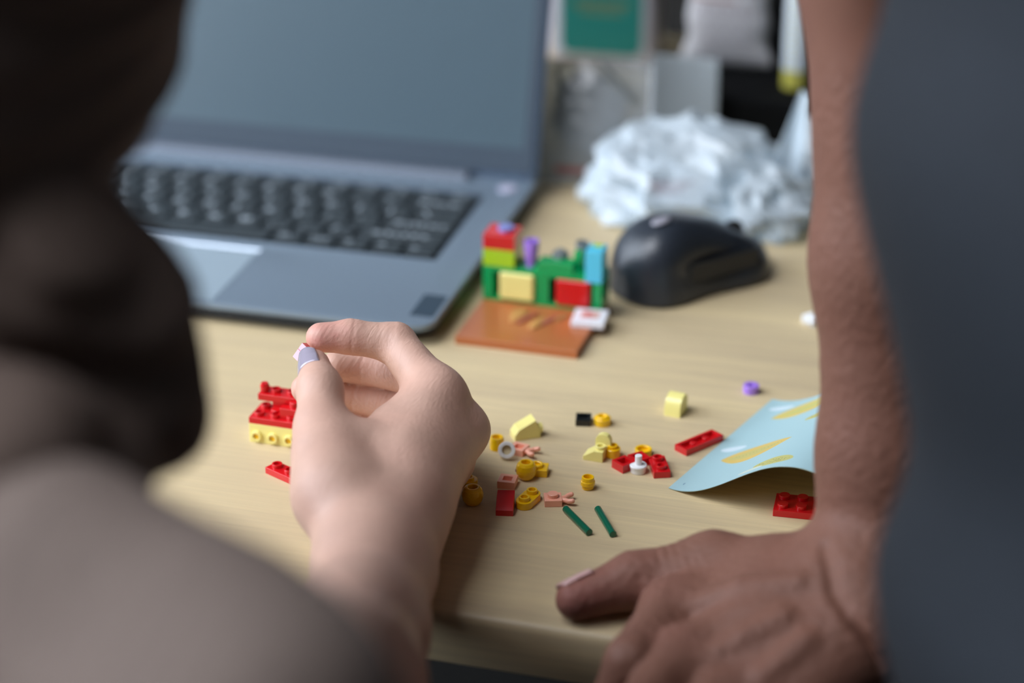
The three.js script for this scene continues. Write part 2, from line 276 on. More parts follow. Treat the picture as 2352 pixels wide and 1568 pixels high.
// open box seen from its hollow side: floor slab, four walls
const tray = (w, d, h, wall = 1.5, fl = 1.2) => { const s = new THREE.Shape(), a = (w * P8 - 0.2 * MM) / 2, b = (d * P8 - 0.2 * MM) / 2, t = wall * MM; s.moveTo(-a, -b); s.lineTo(a, -b); s.lineTo(a, b); s.lineTo(-a, b); s.closePath(); const k = new THREE.Path(); k.moveTo(-a + t, -b + t); k.lineTo(-a + t, b - t); k.lineTo(a - t, b - t); k.lineTo(a - t, -b + t); k.closePath(); s.holes.push(k); return flat([new THREE.ExtrudeGeometry(s, { depth: h * MM - 0.3 * MM, bevelEnabled: true, bevelThickness: 0.15 * MM, bevelSize: 0.15 * MM, bevelOffset: -0.15 * MM, bevelSegments: 2 }).rotateX(-Math.PI / 2).translate(0, 0.15 * MM, 0), box(2 * a - t, fl * MM, 2 * b - t, 0, fl * MM / 2, 0)]); };
const ring = (ro, ri, h, floor = 0.3) => { const b = 0.2; return lathe([[0, 0], [ro - b, 0], [ro, b], [ro, h - b], [ro - b, h], [ri + b, h], [ri, h - b], [ri, floor], [0, floor]].map(([r, y]) => [r * MM, y * MM])); };
const G = 'loose toy pieces on the desk';

{ // half-finished red and pale yellow build
  const a = [-0.1218, 0, -0.0809];
  const o = thing('brick_build', 'small red build with studs on a pale yellow brick with side studs, beside the hand', 'toy bricks', [a[0], 0, a[2]], -17 * DEG);
  const put = (name, w, d, h, m, x, y, z, label) => { const q = new THREE.Group(); q.name = name; q.position.set(x * P8, y * MM, z * P8); if (label) q.userData.label = label; o.add(q); part('body', block(w, d, h), m, q); return q; };
  const base = put('base_brick', 3, 2, 9.6, M.pale, 1.5, 0, -1, 'pale yellow brick with three hollow side studs');
  for (const x of [-1, 0, 1]) { const s = part('stud', HSTUD_FULL, M.pale, base); s.rotation.x = Math.PI / 2; s.position.set(x * P8, 3.9 * MM, P8 - 0.1 * MM); part('socket', disc(1.5 * MM, 0.3 * MM, 16).rotateX(Math.PI / 2).translate(x * P8, 3.9 * MM, P8 + 0.35 * MM), M.yellow, base); }
  const pl = put('plate', 3, 2, 3.2, M.red, 1.5, 9.6, -1); studs(pl, M.red, gridOf(3, 2), 3.2 * MM, true);
  const up = put('brick', 1.6, 1, 5, M.red, 1.9, 14.4, -1.5);
  studs(up, M.red, [[-0.5, 0.66]], -0.6 * MM);
  const tp = put('plate', 2.75, 1.2, 3.2, M.red, 1.62, 18.4, -1.5); studs(tp, M.red, [[-0.45, 0], [0.55, 0]], 3.2 * MM, true);
  part('knob', lathe([[0, 0], [1.5 * MM, 0], [2.1 * MM, 1.2 * MM], [2.3 * MM, 3.4 * MM], [1.6 * MM, 4.8 * MM], [0, 5.2 * MM]]).translate(-1.1 * P8, 2.6 * MM, 0.1 * P8), M.red, tp);
  const sl = put('wedge', 1.1, 1.0, 5.2, M.red, 2.35, 12.8, -0.85);
  part('knob', disc(2.2 * MM, 2.4 * MM).translate(0.2 * P8, 5.2 * MM, 0), M.red, sl);
}
function plate(label, w, d, at, turn, { h = 3.2, m = M.red, hollow = true, list, y = 0, tilt } = {}) {
  const o = thing('toy_plate', label, 'toy brick', [at[0], y, at[2]], turn, G); part('body', block(w, d, h), m, o); studs(o, m, list ?? gridOf(w, d), h * MM, hollow); if (tilt) o.rotation.set(...tilt); return o;
}
plate('narrow red plate with hollow studs, in front of the red build', 4, 1, [-0.0969, 0.0015, -0.0425], -41 * DEG);
plate('red plate with two hollow studs, beside the white pin', 1, 2, [0.0666, 0.0016, -0.0531], 7 * DEG);
plate('red six-stud plate lying under the curved lip of the blue leaflet', 3, 2, [0.1269, 0.0032, -0.0158], -12 * DEG, { hollow: false });

{ // red plate, hollow side up
  const a = [0.0865, 0.0016, -0.0769], o = thing('toy_plate', 'red three-long plate lying upside down beside the blue leaflet', 'toy brick', [a[0], 0, a[2]], 40 * DEG, G);
  part('shell', tray(3, 1, 3.2), M.red, o); for (const x of [-0.5, 0.5]) part('peg', disc(1.6 * MM, 1.9 * MM).translate(x * P8, 1.2 * MM, 0), M.red, o);
}
const small = (name, label, at, turn = 0) => thing(name, label, 'toy brick', [at[0], 0, at[2]], turn, G);
// red hollow 1x1 pieces of the cluster
{ const o = small('toy_plate', 'open red square piece tilted against a yellow peg', [0.0507, 0.002, -0.0548], 38 * DEG); part('shell', tray(1, 1, 4), M.red, o); }
{ const o = small('toy_plate', 'open red square piece behind the white pin', [0.0579, 0.002, -0.0599], 30 * DEG); part('shell', tray(1, 1, 3.6), M.red, o); }
{ const o = small('toy_pin', 'white round piece with an upright pin in front of the red cluster', [0.0571, 0, -0.0515]); part('body', lathe([[0, 0], [3.4, 0], [3.6, 0.3], [3.6, 2.4], [3.95, 2.6], [3.95, 3.5], [3.7, 3.8], [1.6, 3.9], [0, 3.9]].map(([r, y]) => [r * MM, y * MM])), M.white, o); part('pin', disc(1.6 * MM, 4.6 * MM).translate(0, 3.8 * MM, 0), M.white, o); }
{ const o = small('toy_ring', 'yellow ring behind the red cluster', [0.0603, 0.0015, -0.0685]); part('body', ring(3.95, 2.7, 3.0, 1.2), M.yellow, o); }
{ const o = small('toy_peg', 'yellow round piece with hollow studded top touching pale yellow arch', [0.0461, 0, -0.067]); part('body', ring(3.6, 2.2, 4.2, 2.4), M.yellow, o); part('stud', HSTUD_FULL, M.yellow, o).position.set(0, 3.9 * MM, 0); }
{ // pale yellow arch with a sloped foot
  const o = small('toy_arch', 'pale yellow round-topped piece with a sloped foot', [0.0401, 0, -0.0662], -20 * DEG);
  const s = new THREE.Shape(); s.moveTo(-3.4 * MM, 0); s.lineTo(3.4 * MM, 0); s.lineTo(3.4 * MM, 7 * MM); s.absarc(0, 7 * MM, 3.4 * MM, 0, Math.PI, false); s.closePath();
  part('arch', crease(new THREE.ExtrudeGeometry(s, { depth: 2.6 * MM, bevelEnabled: true, bevelThickness: 0.25 * MM, bevelSize: 0.25 * MM, bevelSegments: 2, curveSegments: 16 }).translate(1 * MM, 0, -4.4 * MM), 0.5), M.pale, o);
  const f = new THREE.Shape(); f.moveTo(-6 * MM, 0); f.lineTo(3 * MM, 0); f.lineTo(3 * MM, 4.8 * MM); f.lineTo(-1 * MM, 4.8 * MM); f.lineTo(-6 * MM, 1.6 * MM); f.closePath();
  part('foot', new THREE.ExtrudeGeometry(f, { depth: 7.4 * MM, bevelEnabled: true, bevelThickness: 0.2 * MM, bevelSize: 0.2 * MM, bevelSegments: 2 }).translate(0, 0.2 * MM, -2 * MM), M.pale, o);
  part('stud', HSTUD_FULL, M.pale, o).position.set(1 * MM, 4.9 * MM, 1.6 * MM);
}
{ const o = small('toy_tile', 'black square tile with sunken top', [0.0337, 0.0015, -0.1002], -4 * DEG); part('shell', tray(0.93, 1.05, 3.2, 1.2, 2.2), M.black, o); }
{ const o = small('toy_ring', 'yellow ring touching the black tile', [0.0426, 0.0015, -0.0988]); part('body', ring(4.0, 1.9, 3.6, 2.0), M.yellow, o); part('rim', ring(2.9, 1.7, 1.0, 0.2).translate(0, 3.4 * MM, 0), M.yellow, o); }
{ // pale yellow curved brick
  const o = small('toy_brick', 'pale yellow curved-top brick casting a shadow, behind the red plates', [0.0779, 0.002, -0.1111], -24 * DEG);
  const s = new THREE.Shape(), q = MM; s.moveTo(-5 * q, 0); s.lineTo(5 * q, 0); s.lineTo(5 * q, 7.2 * q); s.lineTo(2.5 * q, 9.2 * q); s.bezierCurveTo(-1 * q, 9.6 * q, -4.6 * q, 7.8 * q, -5 * q, 3 * q); s.closePath();
  part('body', crease(new THREE.ExtrudeGeometry(s, { depth: 7.6 * q, bevelEnabled: true, bevelThickness: 0.2 * q, bevelSize: 0.2 * q, bevelSegments: 2, curveSegments: 14 }).translate(0, 0.2 * q, -3.8 * q).rotateY(Math.PI / 2), 0.5), M.pale, o);
}
{ const o = small('toy_ring', 'small lavender ring near the arm, behind the leaflet', [0.1158, 0.0015, -0.1327]); part('body', ring(3.9, 1.6, 4.0, 1.0), M.lavender, o); }
{ const o = small('toy_cup', 'yellow hollow cup standing alone behind the green sticks', [0.0338, 0, -0.0359]); part('body', lathe([[0, 0], [2.3, 0], [2.6, 0.2], [2.7, 1.6], [3.25, 2.1], [3.25, 3.8], [2.9, 4.2], [2.75, 5.8], [2.5, 6], [2.0, 6], [1.9, 5.6], [1.9, 2.4], [0, 2.4]].map(([r, y]) => [r * MM, y * MM])), M.yellow, o); }
[[1299, 1166, [0.0234, 0.0016, -0.0144], [0.0332, 0.0016, 0.0066], 'green stick touching the peach clip piece'], [0, 0, [0.0375, 0.0016, -0.0144], [0.0433, 0.0016, 0.0081], 'green stick lying alone, with no piece touching it']].forEach(([, , a, b, label]) => {
  const dx = b[0] - a[0], dz = b[2] - a[2], L = Math.hypot(dx, dz), o = thing('toy_stick', label, 'toy stick', [(a[0] + b[0]) / 2, 1.6 * MM, (a[2] + b[2]) / 2], -Math.atan2(dz, dx), G);
  part('body', lathe([[0, -L / 2], [1.4 * MM, -L / 2], [1.6 * MM, -L / 2 + 0.2 * MM], [1.6 * MM, L / 2 - 0.2 * MM], [1.4 * MM, L / 2], [0, L / 2]], 28).rotateZ(Math.PI / 2), M.stick, o);
});
function clipPiece(label, at, turn, topStud, hole) { // peach 1x1 plate with a two-fingered clip
  const o = small('toy_clip', label, at, turn);
  if (hole) part('plate', tray(0.95, 0.95, 3.2, 1.6, 1.2), M.peach, o); else part('plate', block(1, 1, 3.2), M.peach, o);
  if (topStud) part('stud', disc(2.4 * MM, 1.7 * MM).translate(0, 3.2 * MM, 0), M.peach, o);
  for (const s of [-1, 1]) { const c = new THREE.CatmullRomCurve3([[3.6, 1.8, s * 0.6], [5.6, 1.8, s * 1.4], [6.8, 2.0, s * 2.5], [8.4, 2.4, s * 3.0]].map(([x, y, z]) => new THREE.Vector3(x * MM, y * MM, z * MM))); part('claw', flat([new THREE.TubeGeometry(c, 12, 1.15 * MM, 10), new THREE.SphereGeometry(1.15 * MM, 12, 8).translate(8.4 * MM, 2.4 * MM, s * 3 * MM)]), M.peach, o); }
  return o;
}
clipPiece('peach plate with a round stud and a two-armed clip, touching a green stick', [0.018, 0.001, -0.0225], 3 * DEG, true, false);
clipPiece('peach open plate with a clip behind the white ring', [0.0032, 0.001, -0.0703], -28 * DEG, false, true);
{ const o = small('toy_cylinder', 'yellow hollow cylinder behind the white ring', [-0.007, 0, -0.0739]); part('body', lathe([[0, 0], [3.0, 0], [3.3, 0.3], [3.3, 5.6], [3.0, 6.2], [2.2, 6.2], [2.0, 5.8], [2.0, 2], [0, 2]].map(([r, y]) => [r * MM, y * MM])), M.yellow, o); }
{ const a = [-0.0024, 0, -0.0653], o = thing('toy_ring', 'white ring propped up on its edge in front of a yellow cylinder', 'toy brick', [a[0], 3.85 * MM, a[2] + 0.0], 0, G); part('body', ring(3.9, 2.2, 3.0, 0.9).rotateX(64 * DEG), M.white, o); part('insert', disc(2.1 * MM, 0.5 * MM).translate(0, 0.95 * MM, 0).rotateX(64 * DEG), M.beige, o); }
{ // pale yellow slope with a side stud
  const o = small('toy_slope', 'pale yellow sloped piece with a side stud, behind the peach clip', [0.0067, 0.001, -0.0868], 18 * DEG);
  const s = new THREE.Shape(), q = MM; s.moveTo(-6.5 * q, 0); s.lineTo(5.5 * q, 0); s.lineTo(5.5 * q, 3 * q); s.lineTo(3.2 * q, 8.6 * q); s.lineTo(-4.6 * q, 4.8 * q); s.lineTo(-6.5 * q, 2.2 * q); s.closePath();
  part('body', new THREE.ExtrudeGeometry(s, { depth: 7 * q, bevelEnabled: true, bevelThickness: 0.3 * q, bevelSize: 0.3 * q, bevelSegments: 2 }).translate(0, 0.3 * q, -3.5 * q), M.pale, o);
  const st = part('stud', HSTUD_FULL, M.pale, o); st.rotation.z = -Math.PI / 2; st.position.set(5.6 * q, 3.6 * q, 0.6 * q);
}
const headPts = (k = 1) => [[0, 0], [2.4, 0], [3.3, 0.5], [4.3, 2.0], [4.75, 3.9], [4.75, 5.2], [4.2, 7.2], [3.4, 8.2], [2.9, 8.5], [2.3, 8.5], [2.1, 8.2], [2.1, 5], [0, 5]].map(([r, y]) => [r * MM * k, y * MM * k]);
{ const o = small('toy_barrel', 'round yellow barrel piece with a small dark mark, behind the open peach piece', [0.0063, 0, -0.0453]); part('body', lathe(headPts(0.98), 48), M.yellow, o); part('mark', new THREE.SphereGeometry(1, 16, 10).scale(0.35 * MM, 0.9 * MM, 0.6 * MM).translate(-4.5 * MM, 4.5 * MM, 0.9 * MM), mat('#8a4a5a', 0.4), o, 'small printed dark mark'); }
{ const o = small('toy_barrel', 'round yellow barrel piece with hollow top, close to the wrist', [-0.0173, 0, -0.0219]); part('body', lathe(headPts(1), 48), M.yellow, o); }
{ const o = small('toy_plate', 'yellow square plate with a round hole behind the yellow head', [0.0126, 0.0015, -0.0499], -8 * DEG); part('body', block(0.95, 1, 3.6), M.yellow, o); part('collar', ring(2.9, 1.7, 1.4, 0.2).translate(-1.4 * MM, 3.6 * MM, 0), M.yellow, o); }
{ const o = small('toy_peg', 'yellow studded round plate half hidden behind the wrist', [-0.0193, 0.001, -0.0385]); part('body', ring(4, 2.2, 3.4, 2.6), M.yellow, o); part('stud', HSTUD_FULL, M.yellow, o).position.set(0, 2.9 * MM, 0); }
{ const o = small('toy_plate', 'open peach square piece beside the yellow head', [-0.0019, 0.002, -0.0387], -12 * DEG); part('shell', tray(1.02, 1, 3.6, 1.9, 1.0), M.peach, o); }
{ // glossy red curved tile
  const o = small('toy_tile', 'glossy red curved tile in front of the open peach piece', [-0.0029, 0.003, -0.0165], -4 * DEG), q = MM, s = new THREE.Shape(); s.moveTo(-5.6 * q, 0.2 * q); s.lineTo(5.6 * q, 0.2 * q); s.lineTo(5.6 * q, 2.6 * q); s.bezierCurveTo(3.4 * q, 5.0 * q, -1 * q, 6.4 * q, -5.6 * q, 6.4 * q); s.closePath();
  part('body', crease(new THREE.ExtrudeGeometry(s, { depth: 7.3 * q, bevelEnabled: true, bevelThickness: 0.2 * q, bevelSize: 0.2 * q, bevelSegments: 2, curveSegments: 14 }).translate(0, 0, -3.65 * q).rotateY(-Math.PI / 2), 0.5), M.red, o);
}
{ // yellow rounded plate with two studs
  const o = small('toy_plate', 'yellow round-ended plate with two hollow studs, beside the red tile', [0.0071, 0.002, -0.0223], 62 * DEG), q = MM, s = new THREE.Shape(); s.absarc(3.6 * q, 0, 3.8 * q, -Math.PI / 2, Math.PI / 2, false); s.absarc(-3.6 * q, 0, 3.8 * q, Math.PI / 2, 1.5 * Math.PI, false);
  part('body', crease(new THREE.ExtrudeGeometry(s, { depth: 2.8 * q, bevelEnabled: true, bevelThickness: 0.3 * q, bevelSize: 0.3 * q, bevelOffset: -0.3 * q, bevelSegments: 2, curveSegments: 20 }).rotateX(-Math.PI / 2).translate(0, 0.3 * q, 0), 0.5), M.yellow, o);
  for (const x of [-3.7, 3.7]) part('stud', HSTUD_FULL, M.yellow, o).position.set(x * q, 3.4 * q, 0);
}
{ const a = [0.1552, 0, -0.2132], o = thing('paper_scrap', 'tiny crumpled white scrap beside the forearm', 'scrap', [a[0], 0, a[2]]); const g = new THREE.IcosahedronGeometry(1, 3), p = g.attributes.position; for (let i = 0; i < p.count; i++) { const x = p.getX(i), y = p.getY(i), z = p.getZ(i), k = 1 + 0.5 * nz(x * 2, y * 2, z * 2); p.setXYZ(i, x * k * 5.5 * MM, Math.max(0, (y * k + 0.6)) * 3.4 * MM, z * k * 5 * MM); } g.computeVertexNormals(); part('body', g, M.white, o); }

// ---------------------------------------------------------------- finished counter build on its brown base
{
  const a = [-0.0289, 0, -0.1877], BT = 4.6;
  const base = thing('toy_baseplate', 'brown square base plate with raised tan shapes, in front of the green counter', 'toy base', [a[0], 0, a[2]], -16.5 * DEG);
  part('plate', rbox(64 * MM, BT * MM, 64 * MM, 0.4 * MM, 32 * MM, 0, -32 * MM), M.nougat, base);
  const lump = (x, z, l, w, t, m) => part('relief', new THREE.SphereGeometry(1, 20, 12).scale(w * MM, 1.4 * MM, l * MM).rotateY(t * DEG).translate(x * MM, BT * MM + 0.2 * MM, -z * MM), m, base);
  lump(24, 33, 9, 3.6, -8, M.tan); lump(29.5, 31, 9.5, 1.5, -22, M.rose); lump(36, 26, 8, 3.4, -10, M.tan); lump(41, 31, 9.5, 1.6, -24, M.rose); lump(46, 36, 6, 1.4, -20, M.tan); lump(21, 37, 6, 1.3, -12, M.tan);
  // green counter, stuck on the two rear rows
  const o = thing('toy_counter', 'green toy brick counter with two openings and coloured bricks on top', 'toy building', [a[0], BT * MM, a[2]], -16.5 * DEG);
  const sub = new THREE.Group(); sub.name = 'counter_frame'; sub.position.set(32 * MM, 0, -56 * MM); o.add(sub);
  const s = new THREE.Shape(), q = MM; s.moveTo(-32 * q, 0); s.lineTo(32 * q, 0); s.lineTo(32 * q, 19.2 * q); s.lineTo(-32 * q, 19.2 * q); s.closePath();
  for (const c of [-15, 15.5]) { const k = new THREE.Path(); k.moveTo((c - 11.6) * q, 2 * q); k.lineTo((c - 11.6) * q, 16.4 * q); k.lineTo((c + 11.6) * q, 16.4 * q); k.lineTo((c + 11.6) * q, 2 * q); k.closePath(); s.holes.push(k); }
  part('body', new THREE.ExtrudeGeometry(s, { depth: 15.4 * q, bevelEnabled: true, bevelThickness: 0.2 * q, bevelSize: 0.2 * q, bevelOffset: -0.2 * q, bevelSegments: 2 }).translate(0, 0, -7.7 * q), M.green, sub);
  part('back_panel', box(62 * q, 17 * q, 1.2 * q, 0, 9 * q, -7 * q), M.green, sub);
  for (const [x, z] of [[-0.4, 0.5], [0.6, -0.5], [1.5, 0.5], [2.2, -0.5], [-0.4, -0.5], [2.2, 0.5]]) { const t = part('stud', STUD, M.green, sub); t.position.set(x * P8, 19.2 * q, z * P8); }
  const bit = (name, geo, m, x, y, z, label) => part(name, geo, m, o, label).position.set((32 + x) * q, y * q, (-56 + z) * q);
  bit('drawer', rbox(18.6 * q, 15 * q, 12 * q, 1.4 * q), M.pale, -13.4, 1.8, 3.4, 'pale yellow block in the opening');
  bit('drawer', rbox(18.2 * q, 14.6 * q, 12 * q, 1.4 * q), M.red, 16.8, 1.9, 3.2, 'red block in the opening');
  bit('brick', rbox(17 * q, 9.4 * q, 15.8 * q, 0.3 * q), M.lime, -23.4, 19.2, 0, 'lime brick');
  bit('brick', rbox(17 * q, 8.2 * q, 15.8 * q, 0.3 * q), M.red, -23.4, 28.6, 0, 'red brick');
  bit('stud', disc(4.2 * q, 1.8 * q), plastic('#7f86c9'), -22, 36.8, -1, 'blue-violet round tile');
  bit('vase', lathe([[0, 0], [2.6 * q, 0], [3.1 * q, 5 * q], [4.1 * q, 13.6 * q], [3.9 * q, 14.6 * q], [2.6 * q, 14.6 * q], [2.2 * q, 11 * q], [0, 11 * q]]), M.lavender, -7.2, 19.2, 2.5, 'lavender tapered cup');
  bit('brick', rbox(18.5 * q, 5.8 * q, 8 * q, 0.3 * q), M.green, 7.2, 19.2, 3.6, 'raised green brick');
  bit('tile', flat([disc(4.4 * q, 2.2 * q), disc(2.2 * q, 1.8 * q).translate(0, 2.2 * q, 0)]), M.stone, 7.4, 25, -1.4, 'grey printed tile');
  bit('peg', rbox(4.4 * q, 10 * q, 6 * q, 0.6 * q), M.green, 17.2, 19.2, -2, 'small upright green piece');
  bit('panel', rbox(6 * q, 9 * q, 3 * q, 0.5 * q), M.beige, 19.8, 19.2, -6, 'beige piece at the back');
  bit('brick', rbox(9 * q, 17.6 * q, 12 * q, 0.4 * q), M.azure, 27.6, 16.2, 2.4, 'azure upright brick');
  bit('print', rbox(5 * q, 0.3 * q, 4 * q, 0.1 * q), M.lime, 27.6, 33.8, -0.5, 'lime mark on the azure brick');
  bit('loop', lathe([[2.4 * q, 0], [3.4 * q, 0], [3.4 * q, 3 * q], [2.4 * q, 3 * q], [2.4 * q, 0]]), M.stone, 18, 30, -5, 'grey ring piece');
  bit('post', disc(1.2 * q, 11 * q), M.stone, 18, 19.4, -5);
  // white printed tile on the base
  const t0 = [0.0399, 0.0055, -0.2049], tl = thing('toy_tile', 'white square tile with a pink and red printed picture, on the brown base', 'toy tile', [t0[0], BT * MM + 0.0001, t0[2]], -11 * DEG);
  part('body', rbox(17 * q, 3.2 * q, 17.5 * q, 0.35 * q), mat('#eceaf0', 0.3), tl);
  part('print', rbox(9.5 * q, 0.15 * q, 9 * q, 0.05 * q, 0, 3.2 * q, -1.2 * q, 1), mat('#d9a79f', 0.35), tl, 'pink print'); part('print', disc(2.6 * q, 0.12 * q).translate(-1 * q, 3.36 * q, -1.4 * q), mat('#cf6f6a', 0.35), tl, 'red print');
}

// ---------------------------------------------------------------- leaflet
{
  const a = [0.0697, 0, -0.0355], A = 32 * DEG, S = [Math.cos(A), Math.sin(A)], Tn = [Math.sin(A), -Math.cos(A)];
  const W = 0.14, H = 0.105;
  const lift = (s, t) => 0.016 * (1 - Math.cos(Math.PI * s / 0.068)) * (1 - 0.12 * t / H * Math.sin(s / W * 3)) + 0.0004;
  const f = (d) => (u, v) => { const s = u * W, t = v * H - 0.007 * clamp(s / 0.06, 0, 1) * (1 - v); return [S[0] * s + Tn[0] * t, lift(s, Math.max(t, 0)) + d, S[1] * s + Tn[1] * t]; };
  const o = thing('leaflet', 'pale blue instruction leaflet with yellow drawings, bent up into a curve', 'leaflet', [a[0], 0, a[2]]);
  const print = canvasTex(1120, 840, (c, w, h) => {
    const X = (s) => s / 140 * w, Y = (t) => h - t / 105 * h;
    c.fillStyle = '#a6c6cb'; c.fillRect(0, 0, w, h);
    const spear = (s0, t0, s1, t1, wd, col) => { const n = Math.hypot(s1 - s0, t1 - t0), nx = -(t1 - t0) / n * wd, ny = (s1 - s0) / n * wd; c.fillStyle = col; c.beginPath(); c.moveTo(X(s0), Y(t0)); c.quadraticCurveTo(X(lerp(s0, s1, 0.3) + nx * 1.5), Y(lerp(t0, t1, 0.3) + ny * 1.5), X(s1), Y(t1)); c.quadraticCurveTo(X(lerp(s0, s1, 0.5) - nx * 1.6), Y(lerp(t0, t1, 0.5) - ny * 1.6), X(s0), Y(t0)); c.fill(); };
    const blob = (s, t, a, b, rot, col) => { c.fillStyle = col; c.beginPath(); c.ellipse(X(s), Y(t), a * 8, b * 8, rot, 0, 7); c.fill(); };
    blob(9, 47, 6, 2.6, -0.5, '#cfdfe6'); blob(9.5, 95.5, 6, 2.4, -0.3, '#cfdfe6'); blob(52, 88, 7, 3, 0.1, '#cfdfe6');
    spear(9, 34, 42, 40, 12, '#d6b865'); spear(12, 35, 38, 39, 6, '#c4b870');
    spear(10, 83, 50, 98, 12, '#d3bd68'); spear(14, 85, 46, 96, 6, '#c2bd72');
    blob(48.5, 9, 9.5, 4.4, -0.05, '#bfbb74'); blob(45, 66, 9, 4, -0.15, '#bfbb74'); blob(39, 5.5, 6, 1.6, 0, '#c9d4c8');
    c.fillStyle = '#7d7a45'; let q = 3; const rr = () => (q = (q * 16807) % 2147483647) / 2147483647;
    for (let i = 0; i < 70; i++) { const an = rr() * 6.28, r = Math.sqrt(rr()); c.fillRect(X(48.5 + 8.6 * r * Math.cos(an)), Y(9 + 2.6 * r * Math.sin(an)), 3, 3); c.fillRect(X(45 + 8 * r * Math.cos(an)), Y(66 + 2.6 * r * Math.sin(an)), 3, 3); }
    for (let i = 0; i < 14; i++) c.fillRect(X(15 + i * 1.7 + rr()), Y(35.5 + i * 0.2 + rr() * 1.4), 3, 4);
    c.fillStyle = '#6f8fa6'; c.fillRect(X(4.2), Y(8), 5, 16);
    spear(85, 30, 120, 34, 4, '#dcc272'); spear(84, 78, 122, 84, 4, '#d8c877'); blob(100, 56, 10, 3, 0, '#ccc985');
  });
  const pm = mat('#ffffff', 0.55, { map: print });
  part('sheet', sheet(f(0), 64, 24), pm, o); part('reverse', sheet(f(-0.00025), 64, 24), mat('#cfc9a4', 0.75), o, 'plain cream underside');
}

// ---------------------------------------------------------------- computer mouse
{
  const a = [0.0955, 0, -0.268], o = thing('computer_mouse', 'black computer mouse with a small silver emblem, behind the green counter', 'mouse', a, 33 * DEG); o.scale.set(0.9, 1, 0.95);
  // local x runs from palm end (-) to buttons (+)
  const sh = (x, y, z) => {
    const t = clamp((x + 0.052) / 0.104, 0, 1), wz = (0.0285 + 0.004 * Math.cos(t * 6.28)) * Math.sqrt(Math.max(0.001, 1 - Math.pow(Math.abs(2 * t - 1), 3.2))), top = (0.041 - 0.028 * Math.pow(Math.max(0, t - 0.3) / 0.7, 1.7)) * Math.sqrt(Math.max(0.001, 1 - Math.pow(Math.max(0, (0.34 - t) / 0.37), 2.4)));
    const q = Math.abs(z) / wz, gy = clamp(y / 0.04, 0, 1), pinch = 1 - 0.13 * Math.exp(-Math.pow((gy - 0.42) / 0.2, 2)) * Math.exp(-Math.pow((t - 0.52) / 0.3, 2));
    const k = Math.pow(Math.pow(q / pinch, 2.6) + Math.pow(Math.max(0, y) / top, 2.4), 1 / 2.5);
    return Math.max((k - 1) * Math.min(wz, top) * 0.75, -y + 0.0008, Math.abs(x) - 0.052);
  };
  const body = skin(sh, [-0.058, -0.004, -0.04], [0.058, 0.048, 0.04], 0.0012);
  part('body', body, mat('#2a3039', 0.36, { clearcoat: 0.2, clearcoatRoughness: 0.3 }), o);
  part('emblem', new THREE.SphereGeometry(1, 24, 12).scale(0.0062, 0.0009, 0.0034).rotateZ(0.12).translate(-0.026, 0.0412, 0.004), mat('#c9c6d2', 0.3, { metalness: 0.4 }), o, 'small silver emblem');
  part('wheel', new THREE.TorusGeometry(0.0062, 0.0026, 12, 28).translate(0.031, 0.0205, 0), mat('#0e1012', 0.6), o);
  part('side_grip', rbox(0.05, 0.011, 0.002, 0.0009, 0.006, 0.0105, 0.0236), mat('#1c2026', 0.5), o);
}

// ---------------------------------------------------------------- clutter at the back of the desk
{
  // crumpled white plastic bag, thin and translucent
  const o = thing('plastic_bag', 'crumpled white translucent plastic bag with a pointed flap', 'plastic bag', [0.1012, 0, -0.3792]);
  const film = mat('#e6f0f6', 0.32, { transmission: 0.45, thickness: 0, side: THREE.DoubleSide, clearcoat: 0.4, clearcoatRoughness: 0.25 });
  const crumple = (cx, cz, rx, ry, rz, sd, am) => {
    const g = mergeSphere(34, 22), p = g.attributes.position;
    for (let i = 0; i < p.count; i++) {
      const jx = nz(p.getX(i) * 6 + sd, p.getY(i) * 6, p.getZ(i) * 6) * 0.16, x = p.getX(i) + jx * (1 - Math.abs(p.getY(i))), y = p.getY(i), z = p.getZ(i) + jx * 0.6 * (1 - Math.abs(p.getY(i)));
      const rg = 1 - Math.abs(nz(x * 1.7 + sd, y * 1.7, z * 1.7)) * 2, r2 = 1 - Math.abs(nz(x * 2.9, y * 2.9 + sd, z * 2.9)) * 2, k = 0.82 + am * (0.26 * rg + 0.1 * r2);
      p.setXYZ(i, cx + x * k * rx, Math.max(0.0006, (y * k * 0.72 + 0.3) * ry), cz + z * k * rz);
    }
    return crease(g, 0.32);
  };
  function mergeSphere(a, b) { return new THREE.SphereGeometry(1, a, b); }
  part('film', crumple(0.0, 0.004, 0.052, 0.046, 0.042, 3.1, 1.35), film, o);
  part('film', crumple(0.04, 0.022, 0.03, 0.032, 0.036, 9.4, 1.35), film, o);
  part('film', crumple(-0.026, 0.005, 0.03, 0.026, 0.03, 15.2, 1.35), film, o);
  const flap = (d) => (u, v) => { const w = 0.016 * (1 - 0.72 * v) , x = 0.053 + (u - 0.5) * 2 * w * 0.55 + 0.012 * v, y = 0.022 + 0.05 * v; return [x + d, y, 0.012 + (u - 0.5) * w + 0.004 * Math.sin(u * 6 + v * 4) + d]; };
  part('flap', sheet(flap(0), 14, 20, flap(0.0004)), film, o, 'pointed flap standing up');
  part('base_fold', sheet((u, v) => [-0.05 + u * 0.104, 0.0008 + 0.013 * v + 0.002 * Math.sin(u * 17), 0.034 - 0.01 * v + 0.004 * Math.sin(u * 9)], 30, 8), film, o);
  part('print', sheet((u, v) => { const a = (u - 0.5) * 0.8; return [-0.012 + 0.026 * (u - 0.5), 0.0285 + 0.008 * (v - 0.5) - 0.002 * a * a, 0.0445 + 0.002 * Math.cos(a * 3)]; }, 12, 6), mat('#cf9fa6', 0.4, { side: THREE.DoubleSide, transparent: true, opacity: 0.25 }), o, 'faint red print');
}
